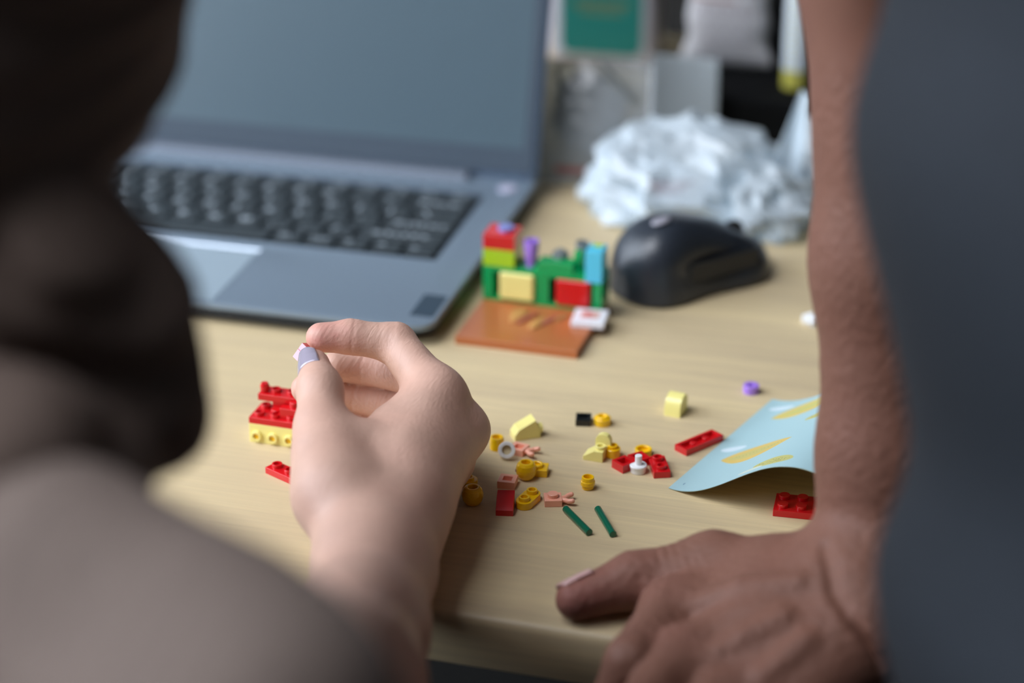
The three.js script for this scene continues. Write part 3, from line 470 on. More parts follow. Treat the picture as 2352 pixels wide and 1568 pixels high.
{ // clear zip pouch leaning against the container, with grey contents
  const a = [0.0494, 0, -0.4001], o = thing('clear_pouch', 'clear plastic pouch with grey contents and faint red print, beside the laptop', 'pouch', [a[0] - 0.002, 0, a[2] - 0.01], -6 * DEG);
  const W = 0.066, H = 0.072, face = (s) => (u, v) => { const x = (u - 0.5) * W, y = 0.001 + v * H * 0.94, b = Math.sin(Math.PI * u) * Math.sin(Math.PI * v), w = 0.0012 * nz(u * 7, v * 8, s * 4); return [x + 0.001 * nz(v * 5, s, 1), y, -v * 0.028 + s * (0.0006 + 0.009 * b) + w]; };
  const clear = mat('#dfe3e6', 0.2, { transmission: 0.72, thickness: 0, side: THREE.DoubleSide });
  part('front_film', sheet(face(1), 36, 36), clear, o); part('back_film', sheet(face(-1), 36, 36), clear, o);
  const seamM = mat('#e8ecef', 0.3, { transmission: 0.4, thickness: 0 }); for (const s of [-1, 1]) part('seam', box(0.0022, H * 0.96, 0.0012, s * W / 2, H * 0.47, 0).applyMatrix4(new THREE.Matrix4().makeShear(0, 0, 0, -0.35, 0, 0)), seamM, o);
  const g = new THREE.SphereGeometry(1, 40, 24), p = g.attributes.position; for (let i = 0; i < p.count; i++) { const x = p.getX(i), y = p.getY(i), z = p.getZ(i), k = 1 + 0.22 * nz(x * 2 + 4, y * 2, z * 2); p.setXYZ(i, x * k * 0.021 - 0.004, 0.04 + y * k * 0.024, -0.016 + z * k * 0.0042 - y * 0.009); } g.computeVertexNormals();
  part('contents', g, mat('#a9adab', 0.6), o, 'pale grey folded contents');
  for (const [x, y, r, l] of [[0.014, 0.06, 0.7, 0.034], [0.018, 0.03, -0.75, 0.03], [-0.02, 0.05, 0.1, 0.04]]) part('fold', rbox(0.0035, l, 0.003, 0.0013, 0, -l / 2, 0).rotateZ(r).translate(x, y, -y * 0.33 + 0.004), mat('#7f8382', 0.6), o);
  part('print', sheet((u, v) => { const q = face(1)(0.16 + u * 0.36, 0.09 + v * 0.07); q[2] += 0.0006; return q; }, 12, 5), mat('#b4655f', 0.5, { transparent: true, opacity: 0.6, side: THREE.DoubleSide }), o, 'faint red print along the bottom');
}
{ // white card standing behind
  const a = [0.1058, 0, -0.4652], o = thing('white_card', 'plain white card standing between the clear pouch and the black case', 'card', [a[0], 0, a[2] - 0.012], -16 * DEG);
  part('panel', rbox(0.042, 0.058, 0.003, 0.001), mat('#c9d3d8', 0.6), o); part('flap', rbox(0.042, 0.003, 0.02, 0.001, 0, 0, 0.0095), mat('#c9d3d8', 0.6), o);
}
{ // white container with a teal label
  const a = [0.0653, 0, -0.6365], o = thing('container', 'white plastic container with a teal label', 'container', [a[0], 0, a[2] - 0.02], -12 * DEG);
  part('body', new RoundedBoxGeometry(0.075, 0.13, 0.045, 6, 0.009).translate(0, 0.065, 0), mat('#c3c2cc', 0.35, { clearcoat: 0.2 }), o);
  part('lid', flat([rbox(0.077, 0.016, 0.047, 0.005, 0, 0.128, 0), rbox(0.03, 0.006, 0.022, 0.002, 0, 0.143, 0)]), mat('#dedee4', 0.35), o);
  const lab = canvasTex(256, 384, (c, w, h) => { c.fillStyle = '#d6d9dc'; c.fillRect(0, 0, w, h); c.fillStyle = '#1f7f77'; c.fillRect(0, 215, w, 169); c.fillStyle = '#7c7a52'; for (let i = 0; i < 22; i++) c.fillRect(40 + i * 8, 252, 6, 14); for (let i = 0; i < 17; i++) c.fillRect(60 + i * 8, 274, 6, 9); c.fillStyle = '#2f8f86'; c.fillRect(0, 215, w, 10); c.fillStyle = '#8b9a9c'; for (let r = 0; r < 8; r++) for (let i = 0; i < 20; i++) c.fillRect(30 + i * 10, 30 + r * 22, 7, 8); });
  const s = new THREE.Shape(), w = 0.028, h0 = 0.009, h1 = 0.118, r = 0.008; s.moveTo(-w + r, h0); s.lineTo(w - r, h0); s.quadraticCurveTo(w, h0, w, h0 + r); s.lineTo(w, h1 - r); s.quadraticCurveTo(w, h1, w - r, h1); s.lineTo(-w + r, h1); s.quadraticCurveTo(-w, h1, -w, h1 - r); s.lineTo(-w, h0 + r); s.quadraticCurveTo(-w, h0, -w + r, h0);
  part('label', uvBy(new THREE.ExtrudeGeometry(s, { depth: 0.0004, bevelEnabled: false }).translate(0, 0, 0.0225), (x, y) => [(x + w) / (2 * w), (y - h0) / (h1 - h0)]), mat('#ffffff', 0.4, { map: lab }), o, 'teal and white printed label');
}
{ // flat black case with things on it
  const a = [0.1259, 0, -0.4823], o = thing('black_case', 'flat matte black case with packages standing on it', 'case', [a[0], 0, a[2]], TURN);
  part('shell', rbox(0.3, 0.03, 0.26, 0.004, 0.118, 0.002, -0.13), mat('#050607', 0.8, { specularIntensity: 0.3 }), o);
  part('seam', box(0.297, 0.0012, 0.2572, 0.118, 0.0155, -0.13), mat('#020203', 0.7), o);
  for (const [x, z] of [[-0.01, -0.02], [0.24, -0.02], [-0.01, -0.24], [0.24, -0.24]]) part('foot', disc(0.008, 0.003, 16).translate(x, 0, z), M.darkMetal, o);
}
{ // white soft pack with printed lines and flared ends
  const a = [0.1372, 0.032, -0.5405], o = thing('soft_pack', 'white soft pack with flared ends and printed lines, on the black case', 'package', [a[0], 0.0322, a[2]], -20 * DEG);
  const lab = canvasTex(256, 512, (c, w, h) => { c.fillStyle = '#eeedf2'; c.fillRect(0, 0, w, h); c.fillStyle = '#b9aeb4'; for (let r = 0; r < 9; r++) { for (let i = 0; i < 24; i++) if ((i * 7 + r * 3) % 5) c.fillRect(24 + i * 8.6, 40 + r * 48, 6.5, r % 3 ? 9 : 18); } c.fillStyle = '#c7a9a4'; c.fillRect(20, 300, 150, 12); });
  const prof = (v) => 0.0262 + 0.0035 * Math.exp(-Math.pow(v / 0.09, 2)) + 0.0035 * Math.exp(-Math.pow((1 - v) / 0.09, 2)) + 0.0008 * Math.sin(v * 30);
  const th = (v) => 0.0008 + 0.012 * Math.pow(Math.sin(Math.PI * clamp(v, 0.001, 0.999)), 0.55);
  const fr = (s) => (u, v) => { const x = (u - 0.5) * 2; return [x * prof(v), v * 0.115 + (v < 0.04 ? 0.0016 * x * x : 0), s * th(v) * Math.pow(Math.max(0, 1 - Math.pow(Math.abs(x), 3)), 0.6) + s * 0.0004]; };
  part('wrapper', sheet(fr(1), 28, 44, fr(-1)), mat('#ffffff', 0.4, { map: lab }), o);
}
{ // white and yellow tube
  const a = [0.1764, 0.032, -0.4972], o = thing('tube', 'white tube with a yellow end and yellow stripes, on the black case', 'tube', [a[0], 0.0322, a[2]]);
  const lab = canvasTex(512, 512, (c, w, h) => { c.fillStyle = '#dde7ee'; c.fillRect(0, 0, w, h); c.fillStyle = '#c9c25a'; c.fillRect(0, 456, w, 56); for (const x of [60, 200, 330, 460]) for (let i = 0; i < 26; i++) c.fillRect(x + (i % 2) * 10, i * 18, 16, 10); });
  const body = new THREE.LatheGeometry([[0, 0], [0.0074, 0], [0.0082, 0.0008], [0.0083, 0.11], [0.0076, 0.112], [0.0045, 0.112], [0.0045, 0.122], [0, 0.122]].map((p) => new THREE.Vector2(...p)), 40);
  part('body', uvBy(crease(body, 0.6), (x, y, z) => [Math.atan2(x, z) / 6.2832 + 0.5, clamp(y / 0.112, 0, 1)]), mat('#ffffff', 0.3, { map: lab }), o);
  part('cap', disc(0.0056, 0.012).translate(0, 0.121, 0), plastic('#d6cd4a'), o);
}
// two white flat boxes, one on the other
[['lower white flat box beside the plastic bag', 0.001, 0.016, 0], ['upper white flat box lying on another white box', 0.0172, 0.013, 0.012]].forEach(([label, y, h, dz]) => {
  const a = [0.1765, 0, -0.3792], o = thing('white_box', label, 'box', [a[0], y - 0.001, a[2] - dz], -10 * DEG); part('body', rbox(0.12, h, 0.06, 0.0012, 0.044, 0, -0.03), mat('#dfe6ea', 0.45), o); part('lid_edge', box(0.1206, 0.0012, 0.0606, 0.044, h * 0.62, -0.03), mat('#dfe6ea', 0.45), o);
});

// ---------------------------------------------------------------- people
const fabricTex = (r, g, b, am) => dataTex(256, 256, (u, v) => { const k = 1 + am * (Math.sin(u * 256 * 1.571) * Math.sin(v * 256 * 1.571) * 0.5 + nz(u * 40, v * 40, 3) * 0.7); return [r * k, g * k, b * k]; });
const skinPaint = (base, spots, sc = 90) => (x, y, z) => {
  const n = 1 + 0.06 * nz(x * sc, y * sc, z * sc) + 0.04 * nz(x * sc * 4, y * sc * 4, z * sc * 4), c = base.map((q) => q * n);
  const m = 0.5 + 0.5 * nz(x * 60 + 5, y * 60, z * 60); c[1] *= 1 - 0.05 * m; c[2] *= 1 - 0.05 * m;
  for (const [p, r, q, w] of spots) { const d = Math.hypot(x - p[0], y - p[1], z - p[2]) / r; if (d < 1) { const k = w * (1 - d * d) * (1 - d * d) * (0.8 + 0.4 * nz(x * 300, y * 300, z * 300)); for (let i = 0; i < 3; i++) c[i] = lerp(c[i], q[i], k); } }
  return c;
};
function nail(a, b, up, half, back, front, rad, grow = 0) {       // a curved plate on the bone a-b, facing up
  const A = V3(a), ax = V3(b).sub(A).normalize(), n = V3(up); n.addScaledVector(ax, -n.dot(ax)).normalize(); const sd = new THREE.Vector3().crossVectors(ax, n), o = V3(b);
  const f = (d) => (u, v) => { const x = (u - 0.5) * 2, s = lerp(-back, front, v) * (1) - 0.0012 * x * x * (v > 0.5 ? v : 0.2 - v * 0.4) * 2, ph = x * half, R = rad + d + grow * (1 - v) - 0.0008 * v * v; return o.clone().addScaledVector(ax, s).addScaledVector(sd, Math.sin(ph) * R).addScaledVector(n, Math.cos(ph) * R).toArray(); };
  return sheet(f(0.0005), 14, 12, f(-0.0006));
}
const snap = (f, p, sink = 0) => { let [x, y, z] = p; for (let i = 0; i < 24; i++) { const e = 0.0005, d = f(x, y, z) + sink, g = [f(x + e, y, z) - f(x - e, y, z), f(x, y + e, z) - f(x, y - e, z), f(x, y, z + e) - f(x, y, z - e)], l = Math.hypot(...g) || 1; x -= g[0] / l * d; y -= g[1] / l * d; z -= g[2] / l * d; } return [x, y, z]; };
const onto = (f, list, sink, k) => chain(list.map((p) => [...snap(f, p.slice(0, 3), sink), p[3]]), k);
const ROSE = [0.68, 0.27, 0.23];
const poreTex = dataTex(512, 512, (u, v) => { const w = (a, b) => nz(a * 110, b * 110, 5) * 0.6 + nz(a * 240, b * 240, 9) * 0.4, k = 0.5 + 0.5 * w(u, v); return [k, k, k]; }, false);
const skinMat = (r, s) => mat('#ffffff', r, { vertexColors: true, specularIntensity: s, bumpMap: poreTex, bumpScale: 0.00025 });

// ---- the seated person: right arm reaching over the desk, tile between thumb and index finger
const J = {
  wr: [-0.0552, 0.0253, 0.0781], arm: [-0.0606, 0.0324, 0.1686], elbow: [-0.045, -0.045, 0.315], sh: [-0.10, 0.11, 0.40],
  imc: [-0.0325, 0.0526, -0.0229], ipip: [-0.0513, 0.065, -0.0496], idip: [-0.0707, 0.0684, -0.049], itip: [-0.0836, 0.0694, -0.0461],
  mmc: [-0.0217, 0.0367, -0.021], mpip: [-0.0411, 0.0433, -0.0593], mdip: [-0.0664, 0.0442, -0.0686], mtip: [-0.0792, 0.047, -0.0633],
  rmc: [-0.0286, 0.0194, -0.0239], rpip: [-0.0475, 0.026, -0.0645], rdip: [-0.0719, 0.03, -0.0686], rtip: [-0.0927, 0.0371, -0.0609],
  pmc: [-0.0398, 0.0035, -0.022], ppip: [-0.0488, 0.0099, -0.0636], pdip: [-0.0667, 0.0152, -0.0683], ptip: [-0.0802, 0.0207, -0.0642],
  tcm: [-0.0712, 0.0396, 0.0417], tmc: [-0.0795, 0.0523, 0.0082], tip: [-0.0816, 0.0614, -0.0115], ttip: [-0.0852, 0.065, -0.0275],
};
const w4 = (p, r) => [...p, r], lerp3 = (a, b, t) => a.map((q, i) => lerp(q, b[i], t));
{
  const palm = blend([
    chain([w4(J.wr, 0.019), w4([-0.0492, 0.0309, 0.0424], 0.0165), w4(J.imc, 0.0122)], 0.01), chain([w4(J.wr, 0.0185), w4([-0.0411, 0.0325, 0.0306], 0.0145), w4(J.mmc, 0.0116)], 0.01),
    chain([w4([-0.0523, 0.0233, 0.068], 0.0165), w4([-0.0432, 0.0219, 0.019], 0.014), w4(J.rmc, 0.011)], 0.01), chain([w4([-0.0523, 0.0233, 0.068], 0.016), w4(J.pmc, 0.012)], 0.01),
    chain([w4(J.wr, 0.0175), w4(J.tcm, 0.0155), w4([-0.0772, 0.0467, 0.0229], 0.0128)], 0.012), bone([-0.0621, 0.0425, 0.0149], [-0.0502, 0.0384, 0.0169], 0.0155, 0.017), bone([-0.0502, 0.0455, -0.0052], [-0.0358, 0.0476, -0.0194], 0.0105, 0.0105),
    chain([w4(J.wr, 0.0195), w4([-0.0574, 0.0279, 0.1211], 0.0205), w4(J.arm, 0.026), w4(lerp3(J.arm, J.elbow, 0.6), 0.035), w4(J.elbow, 0.038)], 0.02), bone([-0.0497, 0.0222, 0.0796], [-0.05, 0.0257, 0.1298], 0.0135, 0.0155),
  ], 0.012);

  const g1 = [[0.98, 0.0009, 0.0004]], cr = (t, d = 0.00045) => [t, 0.0007, d];
  const fI = chain([w4(J.imc, 0.0108), w4(J.ipip, 0.0088), w4(J.idip, 0.0073), w4(J.itip, 0.0066)], 0.0035, { 0: [], 1: [cr(0.08, 0.0003), cr(0.16, 0.0003), cr(0.97, 0.00035)] });
  const fM = chain([w4(J.mmc, 0.0105), w4(J.mpip, 0.0088), w4(J.mdip, 0.0075), w4(J.mtip, 0.0068)], 0.0035, { 1: [cr(0.1), cr(0.95)] });
  const fR = chain([w4(J.rmc, 0.0102), w4(J.rpip, 0.0085), w4(J.rdip, 0.0072), w4(J.rtip, 0.0066)], 0.0035, { 1: [cr(0.1), cr(0.95)] });
  const fP = chain([w4(J.pmc, 0.0092), w4(J.ppip, 0.0075), w4(J.pdip, 0.0065), w4(J.ptip, 0.006)], 0.0035);
  const fT0 = chain([w4(J.tcm, 0.0155), w4(J.tmc, 0.0113), w4(J.tip, 0.0092), w4(J.ttip, 0.0068)], 0.005, { 2: [cr(0.02, 0.0003), cr(0.16, 0.0003)] });
  const hand = (x, y, z) => { const p = palm(x, y, z); return Math.min(smin(p, fI(x, y, z), 0.007), smin(p, fM(x, y, z), 0.006), smin(p, fR(x, y, z), 0.006), smin(p, fP(x, y, z), 0.006), smin(p, fT0(x, y, z), 0.009)); };
  const base = [0.62, 0.39, 0.3], spots = [[J.itip, 0.021, ROSE, 0.7], [J.idip, 0.013, ROSE, 0.3], [J.ttip, 0.013, ROSE, 0.35], [J.ipip, 0.013, ROSE, 0.25], [J.imc, 0.018, ROSE, 0.22], [J.mmc, 0.018, ROSE, 0.25], [J.rtip, 0.012, ROSE, 0.4], [J.tmc, 0.016, ROSE, 0.15], [J.mdip, 0.02, ROSE, 0.2]];
  const paint = skinPaint(base, spots);
  const gHand = skin(hand, [-0.103, -0.045, -0.075], [0.004, 0.1, 0.25], 0.0011, paint);
  // upper arm, shoulders, trunk, neck and head, mostly under the clothes
  const lsh = [-0.40, 0.13, 0.30], neck = [-0.262, 0.185, 0.315], chest = [-0.27, 0.03, 0.40], hip = [-0.36, -0.22, 0.56], H = [-0.187, 0.325, 0.21];
  const face = new THREE.Quaternion().setFromEuler(new THREE.Euler(-0.62, -0.38, 0, 'YXZ'));
  const fv = (x, y, z) => { const v = new THREE.Vector3(x, y, z).applyQuaternion(face); return [H[0] + v.x, H[1] + v.y, H[2] + v.z]; };   // -z of the head looks down at the hands
  const head = blend([ball(H, 0.078, [0.92, 1.18, 1.08], face), ball(fv(0, -0.055, -0.035), 0.045, [1, 1, 1], face), bone(fv(0, -0.005, -0.083), fv(0, -0.026, -0.099), 0.006, 0.009), bone(fv(-0.012, -0.054, -0.079), fv(0.012, -0.054, -0.079), 0.006, 0.006), ball(fv(-0.031, 0.004, -0.074), 0.012), ball(fv(0.031, 0.004, -0.074), 0.012), ball(fv(0.074, -0.005, 0), 0.014, [0.5, 1.5, 1]), ball(fv(-0.074, -0.005, 0), 0.014, [0.5, 1.5, 1])], 0.012);
  const trunk = blend([head, chain([w4(H, 0.05), w4(neck, 0.05), w4(chest, 0.1), w4(hip, 0.12)], 0.05), chain([w4(lsh, 0.055), w4([-0.45, -0.06, 0.22], 0.042), w4([-0.30, -0.02, 0.02], 0.032)], 0.02), chain([w4(J.sh, 0.052), w4([-0.07, 0.03, 0.36], 0.043), w4(J.elbow, 0.038), w4(lerp3(J.elbow, J.arm, 0.6), 0.033)], 0.02), bone(J.sh, chest, 0.06, 0.09), bone(lsh, chest, 0.06, 0.09)], 0.03);
  const gBody = skin((x, y, z) => trunk(x, y, z), [-0.52, -0.36, -0.05], [0.03, 0.45, 0.72], 0.008, paint);
  const o = thing('person', 'seated person in a grey-brown headscarf and top, holding a pink tile in the fingers', 'person', [0, 0, 0]);
  part('body', mergeGeometries([gHand, gBody]), skinMat(0.48, 0.8), o);
  part('thumb_nail', nail(J.tip, J.ttip, [-0.42, 0.55, 0.72], 0.85, 0.0072, 0.0056, 0.0069, 0.0008), mat('#b5abbc', 0.2, { clearcoat: 1, clearcoatRoughness: 0.08, metalness: 0.2 }), o, 'pearly lilac painted thumbnail');
  // clothes
  const cloth = mat('#ffffff', 0.92, { map: fabricTex(0.455, 0.4, 0.37, 0.1), sheen: 0.3, sheenRoughness: 0.6, sheenColor: new THREE.Color('#8d7f76') });
  const scarfM = mat('#ffffff', 0.92, { map: fabricTex(0.43, 0.365, 0.33, 0.1), sheen: 0.2, sheenRoughness: 0.6, sheenColor: new THREE.Color('#6d5f56') });
  const wave = (x, y, z) => 0.004 * Math.sin(x * 40 + y * 55 + 4 * nz(x * 6, y * 6, z * 6)) + 0.006 * nz(x * 14, y * 14, z * 14);
  const top = blend([chain([w4([-0.1185, 0.1767, 0.3441], 0.029), w4([-0.0901, 0.1686, 0.3644], 0.029), w4([-0.0653, 0.1594, 0.3852], 0.029), w4([-0.072, 0.03, 0.375], 0.05), w4([-0.045, -0.05, 0.335], 0.05)], 0.03), chain([w4([-0.10, 0.12, 0.41], 0.062), w4([-0.17, 0.10, 0.42], 0.075), w4(chest, 0.115), w4(hip, 0.145)], 0.06), chain([w4([-0.1196, 0.1752, 0.3448], 0.029), w4([-0.1368, 0.1622, 0.3508], 0.034), w4(chest, 0.11)], 0.03), chain([w4([-0.30, 0.15, 0.36], 0.06), w4(lsh, 0.07), w4([-0.45, -0.06, 0.22], 0.056), w4([-0.36, -0.03, 0.10], 0.044)], 0.05), bone(lsh, chest, 0.075, 0.11), bone([-0.15, 0.1, 0.4], [-0.38, 0.12, 0.33], 0.07, 0.075), chain([w4([-0.05, -0.05, 0.33], 0.05), w4([-0.047, -0.03, 0.275], 0.045)], 0.02)], 0.02);
  const keepHand = bone(J.wr, J.elbow, 0.02, 0.028);
  part('top', skin((x, y, z) => top(x, y, z) - 0.5 * wave(x, y, z), [-0.56, -0.4, 0.02], [0.05, 0.32, 0.76], 0.006), cloth, o, 'loose grey-brown long-sleeved top');
  // the headscarf: hood over the head, a wrapped roll round the neck and a fold hanging over the chest
  const scarf0 = blend([ball(H, 0.098, [0.98, 1.16, 1.08], face), chain([w4([-0.1666, 0.2697, 0.2566], 0.04), w4([-0.1531, 0.2494, 0.255], 0.026)], 0.02), chain([w4([-0.215, 0.29, 0.245], 0.08), w4(neck, 0.064), w4([-0.285, 0.15, 0.345], 0.085)], 0.03)], 0.015);
  const roll = blend([chain([w4([-0.1807, 0.2366, 0.2499], 0.034), w4([-0.1398, 0.2354, 0.2725], 0.026), w4([-0.1291, 0.2206, 0.2574], 0.024), w4([-0.1218, 0.2071, 0.2582], 0.027), w4([-0.1154, 0.1926, 0.2616], 0.0235)], 0.02), chain([w4([-0.1829, 0.2135, 0.2717], 0.034), w4([-0.1445, 0.195, 0.2804], 0.026), w4([-0.125, 0.1809, 0.2627], 0.018), w4([-0.1077, 0.1784, 0.255], 0.0115)], 0.02)], 0.004);
  const roll2 = chain([w4([-0.1825, 0.1868, 0.2952], 0.034), w4([-0.1391, 0.201, 0.3217], 0.026), w4([-0.1242, 0.1925, 0.2981], 0.017), w4([-0.1141, 0.1877, 0.2838], 0.011)], 0.02);
  const drape = (x, y, z) => 0.0034 * Math.sin((x * 0.75 + y * 0.85 + z * 0.2) * 105 + 2.6 * nz(x * 7, y * 7, z * 7)) + 0.0012 * Math.sin((x * 0.6 + y + z * 0.3) * 260 + 4 * nz(x * 12, y * 12, z * 12));
  const opening = ball(fv(0, -0.02, -0.13), 0.07, [0.95, 1.25, 1], face);
  part('headscarf', skin((x, y, z) => { const d = Math.min(smin(scarf0(x, y, z), roll(x, y, z), 0.012), roll2(x, y, z)); return Math.max(d - 0.35 * wave(x, y, z) - drape(x, y, z), -opening(x, y, z)); }, [-0.36, 0.06, 0.06], [-0.02, 0.46, 0.46], 0.004), scarfM, o, 'dark grey-brown headscarf falling in folds over the shoulder');
  const legs = blend([chain([w4([-0.44, -0.22, 0.58], 0.11), w4([-0.40, -0.26, 0.16], 0.075), w4([-0.40, -0.68, 0.2], 0.05)], 0.04), chain([w4([-0.27, -0.22, 0.56], 0.11), w4([-0.17, -0.26, 0.17], 0.075), w4([-0.17, -0.68, 0.2], 0.05)], 0.04), bone([-0.44, -0.22, 0.6], [-0.27, -0.22, 0.58], 0.11, 0.11), bone([-0.40, -0.705, 0.22], [-0.41, -0.715, 0.08], 0.035, 0.025), bone([-0.17, -0.705, 0.22], [-0.16, -0.715, 0.08], 0.035, 0.025)], 0.03);
  part('trousers', skin(legs, [-0.6, -0.76, 0.02], [-0.02, -0.06, 0.76], 0.01), mat('#1c1d22', 0.9), o, 'dark trousers');
  // the stool under her
  const st = thing('stool', 'round dark stool under the seated person', 'stool', [-0.36, -0.74, 0.58]);
  part('seat', rbox(0.36, 0.05, 0.36, 0.02, 0, 0.355, 0), M.darkMetal, st); for (const [x, z] of [[-1, -1], [1, -1], [-1, 1], [1, 1]]) part('leg', disc(0.014, 0.36, 16).translate(x * 0.14, 0, z * 0.14), M.darkMetal, st);
}
{ // the tile held in the fingertips
  const c = [-0.0901, 0.0654, -0.0354], o = thing('toy_tile', 'pale pink tile with a red side, held between thumb and index finger', 'toy tile', c);
  const q = MM, ex = new THREE.Vector3(-0.66, -0.68, 0.06), ey = new THREE.Vector3(0.60, -0.74, 0.28), R = 25 * DEG;
  // axes: along the short side, along the long side, out of the printed face
  const tilt = (v) => v.applyAxisAngle(new THREE.Vector3(1, 0, 0), -R);
  const X = tilt(ex.normalize()), Z = new THREE.Vector3().crossVectors(X, tilt(ey)).normalize().negate(); if (Z.z < 0) Z.negate(); const Y = new THREE.Vector3().crossVectors(Z, X);
  Z.addScaledVector(new THREE.Vector3(-0.6, -0.6, 0), 0.45).normalize(); X.addScaledVector(Z, -X.dot(Z)).normalize(); Y.crossVectors(Z, X);
  o.quaternion.setFromRotationMatrix(new THREE.Matrix4().makeBasis(X, Y, Z));
  part('body', new RoundedBoxGeometry(7.8 * q, 9 * q, 3.4 * q, 2, 0.2 * q).translate(0, 0, -1.7 * q), M.red, o, 'red tile');
  part('printed_face', box(7.6 * q, 8.8 * q, 0.25 * q, 0, 0, 0.1 * q), M.pink, o, 'pale pink face');
  part('printed_line', box(0.28 * q, 8.8 * q, 0.06 * q, -0.6 * q, 0, 0.25 * q), M.darkpink, o); part('printed_dot', new THREE.CylinderGeometry(0.35 * q, 0.35 * q, 0.06 * q, 16).rotateX(Math.PI / 2).translate(1.6 * q, 0.4 * q, 0.25 * q), M.darkpink, o);
}

// ---- the standing person: bare left arm propped on the desk edge
{
  const K = {
    wr: [0.1477, 0.0354, 0.0767], mid: [0.1495, 0.1441, 0.0448], el: [0.1499, 0.2587, 0.0101], cp: [0.1336, 0.0248, 0.0971],
    tcm: [0.1097, 0.0206, 0.077], tmc: [0.0815, 0.0185, 0.0626], tip: [0.0496, 0.0129, 0.0652], ttip: [0.0255, 0.0088, 0.0732],
    imc: [0.0634, 0.012, 0.0876], ipip: [0.0457, 0.0128, 0.1248], idip: [0.0379, -0.0052, 0.1288], itip: [0.0396, -0.0243, 0.12],
    mmc: [0.0638, 0.0106, 0.1214], mpip: [0.0471, 0.0108, 0.1566], mdip: [0.0412, -0.0096, 0.1551], mtip: [0.0446, -0.0304, 0.1427],
    rmc: [0.0756, 0.0052, 0.1427], rpip: [0.0606, 0.0033, 0.1733], rdip: [0.0567, -0.0168, 0.1695], rtip: [0.0597, -0.0363, 0.1565],
    pmc: [0.0908, 0.0006, 0.1558], ppip: [0.0808, -0.0035, 0.1798], pdip: [0.0781, -0.0214, 0.1738], ptip: [0.0805, -0.0377, 0.1627],
  };
  const palm = blend([
    chain([w4(K.cp, 0.0215), w4([0.0985, 0.0154, 0.0883], 0.0165), w4(K.imc, 0.0118)], 0.01), chain([w4(K.cp, 0.021), w4([0.098, 0.0168, 0.1097], 0.0165), w4(K.mmc, 0.0118)], 0.01), chain([w4([0.1354, 0.0225, 0.1092], 0.02), w4(K.rmc, 0.0122)], 0.01), chain([w4([0.137, 0.0211, 0.1165], 0.02), w4(K.pmc, 0.012)], 0.01),
    chain([w4(K.cp, 0.02), w4(K.tcm, 0.0155), w4(K.tmc, 0.0128)], 0.012), bone([0.0897, 0.0146, 0.0721], [0.0738, 0.0117, 0.0756], 0.0105, 0.0085),
    chain([w4(K.cp, 0.0225), w4(K.wr, 0.0255), w4([0.1486, 0.0697, 0.0663], 0.0265), w4(K.mid, 0.0315), w4(K.el, 0.0385)], 0.014),
  ], 0.012);
  const cr = (t, d = 0.0003, w = 0.0009) => [t, w, d];
  const ten = [onto(palm, [w4([0.1085, 0.0395, 0.1101], 0.0026), w4([0.0879, 0.0328, 0.1022], 0.0030), w4([0.0698, 0.0261, 0.0998], 0.0036)], 0.001, 0.002), onto(palm, [w4([0.1023, 0.0321, 0.1246], 0.0022), w4([0.0854, 0.031, 0.1306], 0.0026), w4([0.0655, 0.0268, 0.1381], 0.0034)], 0.001, 0.002), onto(palm, [w4([0.1092, 0.03, 0.1366], 0.002), w4([0.0919, 0.0267, 0.1492], 0.0024)], 0.001, 0.002)];
  const fT = chain([w4(K.tmc, 0.0125), w4(K.tip, 0.0112), w4(K.ttip, 0.0082)], 0.005, { 0: [cr(0.3), cr(0.42), cr(0.54), cr(0.66), cr(0.95)] });
  const fI = chain([w4(K.imc, 0.0122), w4(K.ipip, 0.0102), w4(K.idip, 0.0092), w4(K.itip, 0.008)], 0.004), fM = chain([w4(K.mmc, 0.0126), w4(K.mpip, 0.0104), w4(K.mdip, 0.0092), w4(K.mtip, 0.008)], 0.004), fR = chain([w4(K.rmc, 0.0122), w4(K.rpip, 0.01), w4(K.rdip, 0.0088), w4(K.rtip, 0.0078)], 0.004), fP = chain([w4(K.pmc, 0.011), w4(K.ppip, 0.0088), w4(K.pdip, 0.008), w4(K.ptip, 0.007)], 0.004);
  // the fold where the hand bends back at the wrist
  const fold = onto(palm, [w4([0.1197, 0.0485, 0.0993], 0.0012), w4([0.1214, 0.0443, 0.1101], 0.0022), w4([0.1235, 0.0369, 0.1169], 0.002), w4([0.1277, 0.0291, 0.126], 0.0016), w4([0.1359, 0.0199, 0.1358], 0.0009)], 0, 0.001);
  const hand = (x, y, z) => {
    let p = palm(x, y, z); for (const t of ten) p = smin(p, t(x, y, z), 0.007);
    let d = Math.min(smin(p, fT(x, y, z), 0.008), smin(p, fI(x, y, z), 0.008), smin(p, fM(x, y, z), 0.008), smin(p, fR(x, y, z), 0.008), smin(p, fP(x, y, z), 0.008));
    if (d < 0.02) { const q = fold(x, y, z); d = -smin(-d, q, 0.004); d += 0.0003 * nz(x * 420, y * 300, z * 420); }
    return d;
  };
  const base = [0.215, 0.102, 0.071], red = [0.33, 0.105, 0.095];  // skin base darkened to take in the shade on this arm
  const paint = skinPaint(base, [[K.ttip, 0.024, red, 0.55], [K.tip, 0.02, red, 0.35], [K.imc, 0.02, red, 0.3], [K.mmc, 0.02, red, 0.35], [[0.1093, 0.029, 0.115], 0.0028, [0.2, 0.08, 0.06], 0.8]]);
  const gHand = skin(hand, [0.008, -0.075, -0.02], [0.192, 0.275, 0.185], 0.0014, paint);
  const sh = [0.21, 0.47, 0.20], rsh = [0.55, 0.47, 0.28], chest = [0.36, 0.33, 0.30], hip = [0.40, -0.08, 0.50], neck = [0.37, 0.55, 0.18], H = [0.36, 0.68, 0.10];
